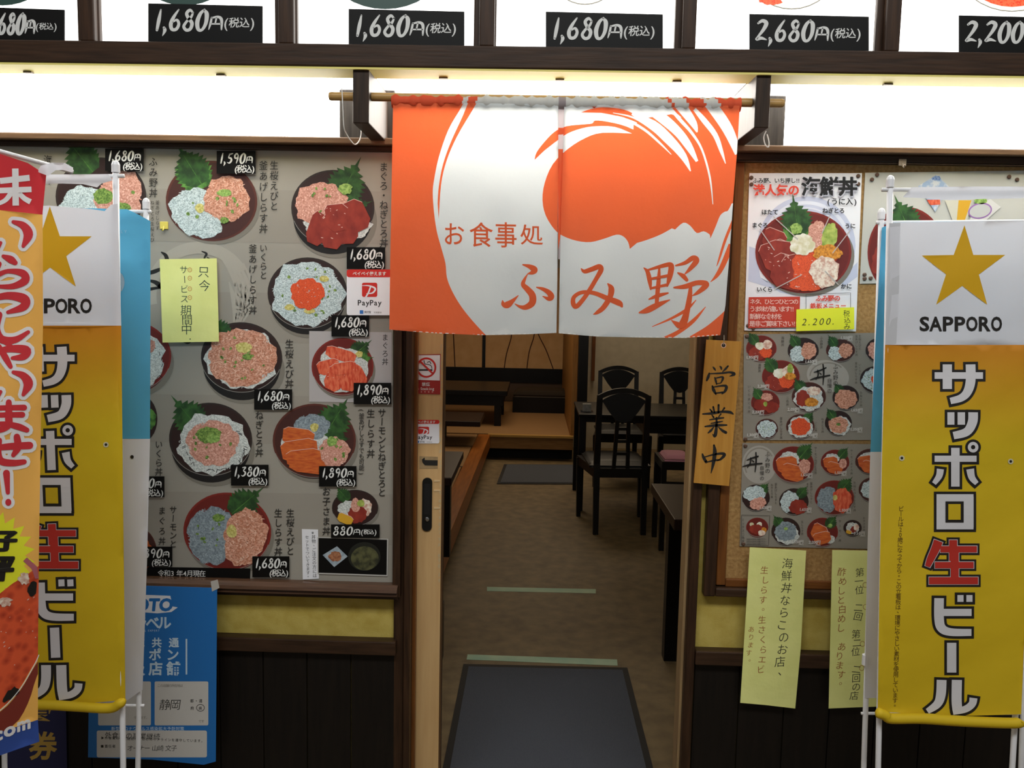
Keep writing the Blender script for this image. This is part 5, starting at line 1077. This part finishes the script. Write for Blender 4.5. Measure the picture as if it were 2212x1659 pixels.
# orange welcome banner, nearest on the left
OBG = mat('orange_banner_cloth', '#f9bd5c', .7, bump=.08, bscale=14, trans=.15); OBR = mat('red_banner_cloth', '#cc2a33', .7, bump=.08, bscale=14, trans=.12); OBB = mat('blue_banner_band', '#2f4fa0', .7, trans=.12)
YO1 = -.66; of = lambda x, y: (x - 90) * .0007 + .0015 * math.sin(y / 50) + .001 * math.sin(x / 20 + y / 90); so = cloth(YO1, of)
ob = thing('banner', P(0, 1659, YO1), 'orange welcome banner with red lettering and a salmon roe bowl', 'banner'); ob.location.z = 0
out = [(-330, 235), (-150, 285), (0, 332), (60, 352), (100, 378), (92, 460), (93, 700), (88, 950), (84, 1200), (82, 1420), (82, 1560), (85, 1602), (0, 1632), (-150, 1690), (-330, 1750)]
yel = mat('burst_yellow', '#e9ea2a', .7); ik = fm('banner_roe', '#a8321a', '#d9552e', 60, vor=True, lo=.05, hi=.6)
burst = [( -20 + (96 if i % 2 else 74) * math.cos(math.pi * i / 22), 1200 + (98 if i % 2 else 76) * math.sin(math.pi * i / 22)) for i in range(44)]
food = spline([(120, 1195), (60, 1240), (25, 1262), (-30, 1300), (-140, 1330)], 3) + spline([(-200, 1560), (-60, 1560), (0, 1532), (40, 1490), (70, 1440), (110, 1380)], 3)
bo = spline([(-200, 1565), (-60, 1565), (0, 1538), (42, 1494), (72, 1444), (110, 1385)], 3) + spline([(110, 1400), (80, 1460), (60, 1520), (25, 1570), (-60, 1600), (-200, 1610)], 3)
band = [(-400, 1690), (0, 1582), (120, 1542), (120, 1800), (-400, 1800)]
redt = [(-400, 100), (200, 100), (200, 472), (95, 464), (0, 454), (-400, 400)]
obj('banner_cloth', painted_cloth(out, [(redt, OBR), (burst, yel), (food, ik), (bo, mat('banner_bowl_side', '#7d2a1c', .7)), (band, OBB)], so, OBG, 16), ob, smooth=True)
s = Sheet(so)
BWH = mat('banner_white_print', '#eceaea', .7); BRD = mat('banner_red_print', '#d02f38', .7)
s.stroke([(0, 391), (64, 384)], 13, BWH, 1, butt=True); s.stroke([(-8, 412), (68, 409)], 12, BWH, 1, butt=True); s.stroke([(33, 364), (34, 444)], 14, BWH, 1, butt=True); s.stroke([(26, 414), (12, 432), (-8, 442)], [12, 10, 8], BWH, 1); s.stroke([(38, 414), (52, 428), (66, 436)], [10, 11, 12], BWH, 1, butt=True)
s.stroke([(-60, 380), (-20, 378), (-22, 430), (-60, 432), (-60, 380)], 10, BWH, 1, n=1)
obj('lettering', s.mb, ob)
WORD = [('い', 462, 548), ('ら', 540, 628), ('っ', 618, 684), ('し', 668, 748), ('ゃ', 728, 800), ('い', 788, 868), ('ま', 858, 938), ('せ', 930, 1012)]
HIR = {'い': [([(.06, .12), (.1, .55), (.22, .92), (.34, .76)], [.16, .2, .18, .06]), ([(.62, .1), (.84, .22), (.95, .5), (.84, .86)], [.1, .2, .26, .1])],
       'ら': [([(.4, .04), (.56, .14), (.66, .24)], [.1, .2, .14]), ([(.3, .28), (.22, .62), (.5, .5), (.82, .56), (.88, .78), (.62, .96), (.3, .97)], [.16, .16, .12, .2, .22, .16, .06])],
       'っ': [([(.1, .4), (.5, .24), (.86, .38), (.84, .7), (.5, .92)], [.14, .2, .26, .22, .06])], 'し': [([(.3, .04), (.24, .5), (.36, .86), (.66, .88), (.95, .62)], [.2, .22, .22, .18, .06])],
       'ゃ': [([(.06, .52), (.5, .3), (.9, .34), (.84, .58), (.6, .64)], [.1, .18, .24, .2, .06]), ([(.46, .06), (.58, .2)], [.14, .1]), ([(.3, .2), (.44, .6), (.56, .96)], [.14, .18, .12])],
       'ま': [([(.12, .22), (.86, .2)], [.14, .16]), ([(.16, .46), (.82, .44)], [.14, .16]), ([(.52, .02), (.52, .5), (.5, .8), (.28, .96), (.14, .82), (.4, .74), (.72, .84), (.92, .96)], [.16, .2, .2, .16, .14, .12, .18, .14])],
       'せ': [([(.04, .46), (.5, .38), (.98, .34)], [.12, .18, .2]), ([(.7, .06), (.72, .4), (.62, .66)], [.18, .2, .12]), ([(.3, .18), (.28, .6), (.36, .86), (.62, .92), (.86, .88)], [.18, .2, .2, .18, .14])]}
s = Sheet(so)
def kana(ch, y0, y1, m, k, ex):
    X0, X1 = -32, 66; Hh = y1 - y0
    for pts, ws in HIR[ch]: s.stroke([(X0 + a * (X1 - X0), y0 + .12 * Hh + b * Hh * .8) for a, b in pts], [max(q, .1) * 84 * .95 + ex for q in ws], m, k)
for i, (ch, a, b) in enumerate(WORD):
    s = Sheet(so); kana(ch, a, b, BWH, 1, 16); obj('character_outline', s.mb, ob)
for i, (ch, a, b) in enumerate(WORD):
    s = Sheet(so); kana(ch, a, b, BRD, 2, 0); obj('brushed_character', s.mb, ob)
s = Sheet(so); s.stroke([(14, 1022), (17, 1068)], [30, 26], BWH, 1); s.ell(18, 1085, 14, 14, BWH, 1)
s.stroke([(14, 1022), (17, 1064)], [15, 9], BRD, 2); s.ell(18, 1085, 6.5, 7.5, BRD, 2); obj('exclamation_mark', s.mb, ob)
s = Sheet(so); s.fit('好', -42, 1143, 35, 1192, LETK, 1, wt=.05, shear=.12); s.fit('評', -50, 1198, 28, 1256, LETK, 1, wt=.05, shear=.12); obj('lettering', s.mb, ob)
s = Sheet(so)
for i, ch in enumerate('.com'): xs = [(-28, -22), (-16, 6), (8, 34), (37, 66)][i]; s.fit(ch, xs[0], 1576 - xs[0] * .42 + (16 if ch == '.' else 0), xs[1], 1598 - xs[0] * .42, BWH, 1, wt=.04, skew=-.3)
obj('web_lettering', s.mb, ob)
s = Sheet(so); rn = random.Random(8)
for i in range(34):
    x, y = rn.uniform(-60, 78), rn.uniform(1290, 1440)
    if y > 1320 - x: s.ell(x, y, rn.uniform(1, 3.2), rn.uniform(.7, 1.3), WET, 1, -.7, 6)
s.poly([(50, 1212), (58, 1204), (80, 1224), (84, 1250), (76, 1250), (68, 1228)], mat('banner_pink_squid', '#b0606a', .7), 1); s.ell(52, 1250, 12, 13, FOOD['crab'], 1.2, 0, 20, .2); s.ell(10, 1300, 16, 10, FOOD['crab'], 1.2, 0, 20, .2, 5); s.ell(70, 1272, 9, 16, INK, 1.4, .2, 14, .15); s.ell(24, 1500, 20, 10, INK, 1.4, -.7, 16, .2)
s.stroke([(-30, 1545), (0, 1535), (42, 1490), (72, 1440), (84, 1415)], 1.8, BWH, 1.6)
obj('food_print', s.mb, ob)
B0 = P(-260, 250, YO1 + of(-260, 250) + .01); A1 = P(157, 371, YO1 + .05)
obj('crossbar', MB().tube([B0, P(0, 327, YO1 + of(0, 327) + .01), A1], .0042, POLE, 10), ob, smooth=True)
obj('corner_tie', painted_cloth([(80, 371), (88, 358), (112, 351), (140, 352), (158, 362), (157, 373), (136, 367), (120, 368), (104, 380)], [], cloth(YO1 - .004, lambda x, y: .004 * math.sin(x / 9)), BANW, 7), ob, smooth=True)
Xp = P(-255, 900, YO1 + of(-255, 900) + .02); pb = MB().tube([Vector((Xp.x, Xp.y, .03)), Vector((Xp.x, Xp.y, B0.z + .03))], .0075, POLE, 12); obj('pole', pb, ob, smooth=True)
obj('base', MB().tube([Vector((Xp.x, Xp.y, 0)), Vector((Xp.x, Xp.y, .05)), Vector((Xp.x, Xp.y, .06))], [.16, .16, .05], BASE, 24), ob)
# navy cloth with a gold character, low on the left
nb = paper('navy_sign_cloth', [(10, 1500), (142, 1503), (146, 1720), (8, 1720)], -.018, mat('navy_cloth', '#16163f', .8), 'dark navy ticket sign with a gold character behind the banners', 'sign')
s = Sheet(plane(-.018)); gd = mat('dull_gold_print', '#a8863a', .6); s.fit('券', 60, 1580, 121, 1642, gd, 1, wt=.03, shear=.1); s.fit('食', 62, 1515, 118, 1558, gd, 1, wt=.03); obj('lettering', s.mb, nb)

# ------------------------------------------------------------------ dining room beyond the doorway
def D(px, depth_y): return (px - 1152) * (depth_y + 2.2) / 1790.0          # world x at depth
# door mats and floor tape
def floor_quad(p, z0=0): return [PZ(x, y, z0) for x, y in p]
def mat_obj(name, pts, label, cat, b=.02):
    q = floor_quad(pts); r = thing(name, (sum((p.x for p in q)) / 4, sum(p.y for p in q) / 4, 0), label, cat)
    up = Vector((0, 0, .006)); obj('rubber_border', MB().hexa(q[::-1], [p + up for p in q[::-1]], RUB), r)
    c = sum(q, Vector()) / 4; q2 = [p + (c - p) * b for p in q]; q2 = [p + Vector((0, 0, .0062)) for p in q2]
    obj('pile', MB().hexa(q2[::-1], [p + Vector((0, 0, .004)) for p in q2[::-1]], MATB), r); return r
mat_obj('door_mat', [(1001, 1437), (1355, 1445), (1424, 1715), (946, 1715)], 'charcoal door mat with black rubber edge just inside the doorway', 'mat', .07)
mat_obj('door_mat', [(1089, 1004), (1252, 1005), (1257, 1047), (1073, 1046)], 'small dark grey mat in front of the raised tatami floor', 'mat', .08)
for q, lab in (([(1052, 1268), (1287, 1273), (1287, 1282), (1052, 1277)], 'shorter pale teal tape strip on the middle of the concrete floor'), ([(1010, 1414), (1333, 1425), (1334, 1438), (1008, 1425)], 'pale teal tape strip on the floor behind the door mat')):
    f = floor_quad(q); obj('floor_tape', MB().hexa([p + Vector((0, 0, .0002)) for p in f[::-1]], [p + Vector((0, 0, .001)) for p in f[::-1]], TAPE), None, lab, 'tape', 'floor tape strips')
# raised tatami platform
ZP, ZU = .245, .115
pf = thing('tatami_platform', (-.9, 3.5, 0), 'raised tatami floor with an orange-brown wooden nosing', 'platform')
ya, yb_ = .55, 5.45
xa_, xb_ = -.44, -.375                                       # nosing right edge, near and far
def nx(y): return xa_ + (xb_ - xa_) * (y - ya) / (yb_ - ya)
obj('nosing', MB().hexa([(nx(ya) - .11, ya, ZU), (nx(ya), ya, ZU), (nx(yb_), yb_, ZU), (nx(yb_) - .11, yb_, ZU)], [(nx(ya) - .11, ya, ZP), (nx(ya), ya, ZP), (nx(yb_), yb_, ZP), (nx(yb_) - .11, yb_, ZP)], NOSE), pf, bevel=.004)
obj('recess_shade_block', MB().hexa([(-2.3, ya + .05, 0), (nx(ya) - .1, ya + .05, 0), (nx(yb_) - .1, yb_, 0), (-2.3, yb_, 0)], [(-2.3, ya + .05, ZU), (nx(ya) - .1, ya + .05, ZU), (nx(yb_) - .1, yb_, ZU), (-2.3, yb_, ZU)], mat('recess_shade_black', '#0b0908', .8)), pf)  # solid black block paints in the shade of the void below the nosing
ycuts = [.55, 1.35, 2.2, 3.07, 3.92, 4.8, 5.45]
for a, b in zip(ycuts[:-1], ycuts[1:]):
    x1 = nx((a + b) / 2) - .113
    o = obj('tatami_mat', MB().box(-2.3, x1, a + .002, b - .002, ZU + .001, ZP - .003, TATAMI), pf)
    obj('mat_border', MB().box(-2.3, x1, a + .002, a + .032, ZP - .003, ZP - .0015, HERI), o)
xf = D(1246, 5.45)
obj('front_board', MB().box(nx(5.45) + .0, xf, 5.45, 5.49, ZU, ZP - .02, wood('dim_step_board', '#7a5730', '#8d683c', .5, 'x')), pf)
obj('front_lip', MB().box(nx(5.45) - .02, xf, 5.44, 5.49, ZP - .02, ZP, wood('pale_step_lip', '#a8803f', '#bd9552', .5, 'x')), pf)
obj('tatami_mat', MB().box(-2.3, xf - .03, 5.492, 8.0, ZU, ZP, TATAMI), pf)
obj('edge_board', MB().box(xf - .03, xf, 5.492, 8.0, ZU, ZP, MIDW), pf)
obj('recess_shade_block', MB().box(-2.3, xf, 5.6, 8.0, 0, ZU - .001, mat('recess_shade_black', '#0b0908', .8)), pf)  # same black shade filling the void below the far platform
obj('end_post', MB().box(-.402, -.345, 1.1, 1.16, 0, .24, LACQ), pf)
# back wall of the tatami room with shoji screen
YW = 8.1
obj('wall_back', MB().box(-2.45, 2.45, YW, YW + .05, 0, 2.4, GWALL), kind='structure')
sh = thing('shoji_screen', (-.3, YW - .03, ZP), 'tan paper screen with curved dark ribs on the back wall of the tatami room', 'screen')
def zy(py, Y, px=1110): return P(px, py, Y).z
zs_, xe = zy(795, YW - .03), D(1226, YW - .03)
obj('paper', MB().box(-2.2, xe, YW - .03, YW - .012, zs_, 1.9, SHOJI), sh)
RB = mat('dark_red_brown_rib', '#3a1209', .5)
for a, b in ((983, 1004), (1044, 1051), (1226, 1240)):
    if a == 983: continue
    obj('stile', MB().box(D(a, YW - .04), D(b, YW - .04), YW - .045, YW - .012, zs_, 1.9, LACQ), sh)
for pts in ([(976, 560), (979, 700), (980, 730), (983, 795)], [(1130, 600), (1108, 700), (1104, 730), (1094, 765), (1089, 797)], [(1178, 600), (1157, 700), (1153, 728), (1143, 760), (1138, 797)], [(1120, 600), (1155, 700), (1165, 727), (1180, 757), (1195, 797)]):
    obj('rib', MB().tube([P(x, y, YW - .036) for x, y in spline(pts, 4)], .006, RB, 6), sh)
obj('bottom_rail', MB().box(-2.2, D(1240, YW - .05), YW - .06, YW - .005, zy(826, YW - .05), zs_, LACQ), sh)
obj('lower_panel', MB().box(-2.2, D(1240, YW - .04), YW - .035, YW - .005, ZP, zy(826, YW - .05), mat('brown_lower_panel', '#4c3826', .45)), sh)
# corner posts
obj('trim_90', MB().box(D(1240, 5.5), D(1251, 5.5), 5.495, 8.0, ZP, 2.4, wood('orange_partition_edge', '#8f6330', '#a5753d', .5, 'z')), kind='structure')
obj('trim_91', MB().box(D(1251, 5.5), D(1272, 5.5), 5.40, 5.52, 0, 2.4, LACQ), kind='structure')
obj('wall_partition', MB().box(D(1251, 5.5), 2.4, 6.25, 6.3, 0, 2.4, GWALL), kind='structure')
obj('trim_92', MB().box(D(1281, 6.2), D(1288, 6.2), 6.18, 6.25, .7, 2.4, MIDW), kind='structure')
# low tables on the tatami
def low_table(x0, x1, y0, y1, zt, zb0_, label, legs, m=LACQ, th=.05, apron=.08):
    r = thing('low_table', ((x0 + x1) / 2, (y0 + y1) / 2, zb0_), label, 'table')
    obj('tabletop', MB().box(x0, x1, y0, y1, zt - th, zt, m), r, bevel=.004)
    if apron: obj('apron', MB().box(x0 + .04, x1 - .04, y0 + .03, y1 - .03, zt - th - apron, zt - th, LACQ), r)
    for (x, y) in legs: obj('leg', MB().box(x - .034, x + .034, y - .034, y + .034, zb0_, zt - th, LACQ), r)
    return r
low_table(-1.5, D(1100, 5.97), 5.93, 6.9, .60, ZP, 'black low table at the back of the tatami floor', [(-.33, 6.0), (-1.4, 6.0), (-.33, 6.82), (-1.4, 6.82)], th=.05, apron=.1)
low_table(-1.5, D(1043, 4.8), 4.75, 5.35, .465, ZP, 'low black table on the tatami in front of the back table', [(-1.4, 4.83), (-.8, 4.83), (-1.4, 5.27), (-.8, 5.27)], DKTOP, .045, 0)
low_table(-1.3, -.375, 1.72, 2.42, .64, ZP, 'dark brown low table on the platform beside the sliding door', [(-.415, 1.76), (-1.25, 1.76), (-.52, 2.38), (-1.25, 2.38)], DKTOP, .04, 0)
# dark floor seat with cushion
fs = thing('floor_cushion_seat', (D(1176, 7.0), 7.2, ZP), 'black bench with a rounded dark cushion on the back tatami', 'bench')
x0, x1 = D(1112, 7.0), D(1238, 7.0)
obj('bench_body', MB().box(x0, x1, 7.0, 7.5, ZP, .42, LACQ), fs)
def puff(x0, x1, y0, y1, z0, z1, m, n=8):
    mb = MB(); vs = []; N_ = 14
    for j in range(N_ + 1):
        for i in range(N_ + 1):
            u, v = i / N_ * 2 - 1, j / N_ * 2 - 1; su = math.copysign(abs(u) ** .8, u); e = (1 - abs(u) ** 5) * (1 - abs(v) ** 5)
            vs.append((x0 + (u + 1) / 2 * (x1 - x0), y0 + (v + 1) / 2 * (y1 - y0), z0 + .3 * (z1 - z0) + .7 * (z1 - z0) * max(0, e) ** .4))
    k = (N_ + 1) ** 2; vs += [(x, y, z0) for x, y, z in vs]
    f = [(j * (N_ + 1) + i, j * (N_ + 1) + i + 1, (j + 1) * (N_ + 1) + i + 1, (j + 1) * (N_ + 1) + i) for j in range(N_) for i in range(N_)]
    rim = [i for i in range(N_ + 1)] + [j * (N_ + 1) + N_ for j in range(1, N_ + 1)] + [N_ * (N_ + 1) + i for i in range(N_ - 1, -1, -1)] + [j * (N_ + 1) for j in range(N_ - 1, 0, -1)]
    f += [tuple(k + a for a in q[::-1]) for q in list(f)] + [(rim[i], rim[(i + 1) % len(rim)], k + rim[(i + 1) % len(rim)], k + rim[i]) for i in range(len(rim))]
    return mb.add(vs, f, m)
obj('cushion', puff(x0 + .01, x1 - .005, 7.0, 7.48, .42, .50, mat('dark_brown_cushion', '#2b2115', .7)), fs, smooth=True)
# dining chairs: arched back, fan-shaped pad, laddered splat
SEAT = mat('black_vinyl', '#0f1013', .45, spec=.3); CHW = mat('black_chair_wood', '#0c0a09', .4, spec=.3)
def chair(loc, rz, label):
    r = thing('dining_chair', loc, label, 'chair', 'black dining chairs'); r.rotation_euler = (0, 0, rz); b = Vector(loc)
    def part(name, mb, par=r, **k):
        for i, v in enumerate(mb.v): mb.v[i] = tuple(Vector(v) + b)
        return obj(name, mb, par, **k)
    hw_, fw_ = .155, .215                                   # half width at back and front
    for sx in (-1, 1):                                      # rear legs run up into the back posts (back at y = 0, front at y = +.45)
        part('rear_leg', MB().hexa([(sx * hw_ - .017, -.03, 0), (sx * hw_ + .017, -.03, 0), (sx * hw_ + .017, .0, 0), (sx * hw_ - .017, .0, 0)], [(sx * hw_ - .02, 0, .46), (sx * hw_ + .02, 0, .46), (sx * hw_ + .02, .035, .46), (sx * hw_ - .02, .035, .46)], CHW))
        part('back_post', MB().hexa([(sx * hw_ - .02, 0, .46), (sx * hw_ + .02, 0, .46), (sx * hw_ + .02, .035, .46), (sx * hw_ - .02, .035, .46)], [(sx * hw_ - .017, -.04, .91), (sx * hw_ + .017, -.04, .91), (sx * hw_ + .017, -.015, .91), (sx * hw_ - .017, -.015, .91)], CHW))
        part('front_leg', MB().hexa([(sx * fw_ - .014, .42, 0), (sx * fw_ + .014, .42, 0), (sx * fw_ + .014, .448, 0), (sx * fw_ - .014, .448, 0)], [(sx * fw_ - .022, .41, .42), (sx * fw_ + .022, .41, .42), (sx * fw_ + .022, .455, .42), (sx * fw_ - .022, .455, .42)], CHW))
    part('seat_rail', MB().hexa([(-hw_ - .02, .0, .37), (hw_ + .02, .0, .37), (fw_ + .02, .455, .37), (-fw_ - .02, .455, .37)], [(-hw_ - .02, .0, .43), (hw_ + .02, .0, .43), (fw_ + .02, .455, .43), (-fw_ - .02, .455, .43)], CHW))
    mb = puff(-.2, .2, .03, .47, .43, .475, SEAT)
    part('seat', mb, smooth=True)
    arch = [(-hw_ - .017 + (2 * hw_ + .034) * i / 16, .905 + .052 * (1 - (i / 8 - 1) ** 2)) for i in range(17)]
    part('top_rail', MB().prism_y(arch + [(x, z - .032) for x, z in arch[::-1]], -.042, -.014, CHW))
    fan = [(x * .86, z - .034) for x, z in arch] + [(.13, .86), (.09, .80), (.045, .745), (0, .735), (-.045, .745), (-.09, .80), (-.13, .86)]
    part('back_pad', MB().prism_y(fan, -.036, -.008, SEAT))
    for sx in (-1, 1): part('splat_rail', MB().hexa([(sx * .045 - .012, .006, .43), (sx * .045 + .012, .006, .43), (sx * .045 + .012, .028, .43), (sx * .045 - .012, .028, .43)], [(sx * .035 - .012, -.03, .76), (sx * .035 + .012, -.03, .76), (sx * .035 + .012, -.012, .76), (sx * .035 - .012, -.012, .76)], CHW))
    for z in (.52, .6, .68): part('rung', MB().box(-.04, .04, -.012, .006, z, z + .02, CHW))
    return r
chair((D(1353, 3.05), 3.08, 0), .06, 'black dining chair with its back turned, in front of the long table')
chair((.745, 4.88, 0), math.pi, 'black dining chair seen whole behind the long black table')
chair((1.27, 4.88, 0), math.pi, 'black dining chair half cut off by the door jamb behind the table')
# long black table
tb = thing('dining_table', (.8, 4.0, 0), 'long black lacquered dining table in the dining room', 'table')
xt0 = D(1257, 3.62)
obj('tabletop', MB().box(xt0, 1.75, 3.62, 4.36, .685, .705, LACQ), tb, bevel=.003)
obj('apron', MB().box(xt0 + .03, 1.72, 3.65, 4.33, .645, .685, LACQ), tb)
obj('shelf_board', MB().box(D(1396, 3.7), 1.70, 3.68, 4.30, .57, .645, LACQ), tb)
for x in (xt0 + .025, 1.7):
    for y in (3.66, 4.31): obj('leg', MB().box(x - .02, x + .02, y - .02, y + .02, 0, .685, LACQ), tb)
nh = thing('napkin_box', (D(1274, 3.75), 3.78, .705), 'small clear box of napkins on the corner of the long black table', 'box')
c = nh.location.copy()
obj('napkins', MB().box(c.x - .03, c.x + .03, c.y - .03, c.y + .03, .709, .76, mat('grey_napkins', '#6a6a68', .7, '#8a8a86', scale=50)), nh)
obj('clear_shell', MB().box(c.x - .045, c.x + .045, c.y - .045, c.y + .045, .706, .709, mat('smoky_plastic', '#3a3a3c', .15)), nh)
# stool with pink cushion
sl = thing('stool', (D(1440, 2.75) + .12, 2.85, 0), 'black stool by the door jamb behind the brown table', 'stool'); c = sl.location.copy()
obj('seat', MB().box(c.x - .12, c.x + .2, c.y - .12, c.y + .2, .50, .55, LACQ), sl)
obj('lower_rail', MB().box(c.x - .1, c.x + .18, c.y - .1, c.y - .08, .38, .42, LACQ), sl)
for sx in (-.105, .185):
    for sy in (-.105, .185): obj('leg', MB().box(c.x + sx - .015, c.x + sx + .015, c.y + sy - .015, c.y + sy + .015, 0, .50, LACQ), sl)
obj('cushion', puff(c.x - .1, c.x + .06, c.y - .1, c.y + .14, .55, .585, mat('pink_cloth', '#c98a9c', .8)), None, 'pink cushion lying on the black stool', 'cushion', smooth=True)
# brown table by the right jamb
rt = thing('side_table', (.95, 1.3, 0), 'dark brown table just inside the doorway opposite the tatami platform', 'table')
obj('tabletop', MB().box(.57, 1.5, .98, 1.62, .615, .66, DKTOP), rt, bevel=.003)
for x, y in ((.615, 1.20), (.68, 1.56), (1.45, 1.22), (1.45, 1.6)): obj('leg', MB().box(x - .032, x + .032, y - .032, y + .032, 0, .615, LACQ), rt)

if FO is not None:
    cu = FO.data; bpy.data.objects.remove(FO); bpy.data.curves.remove(cu)
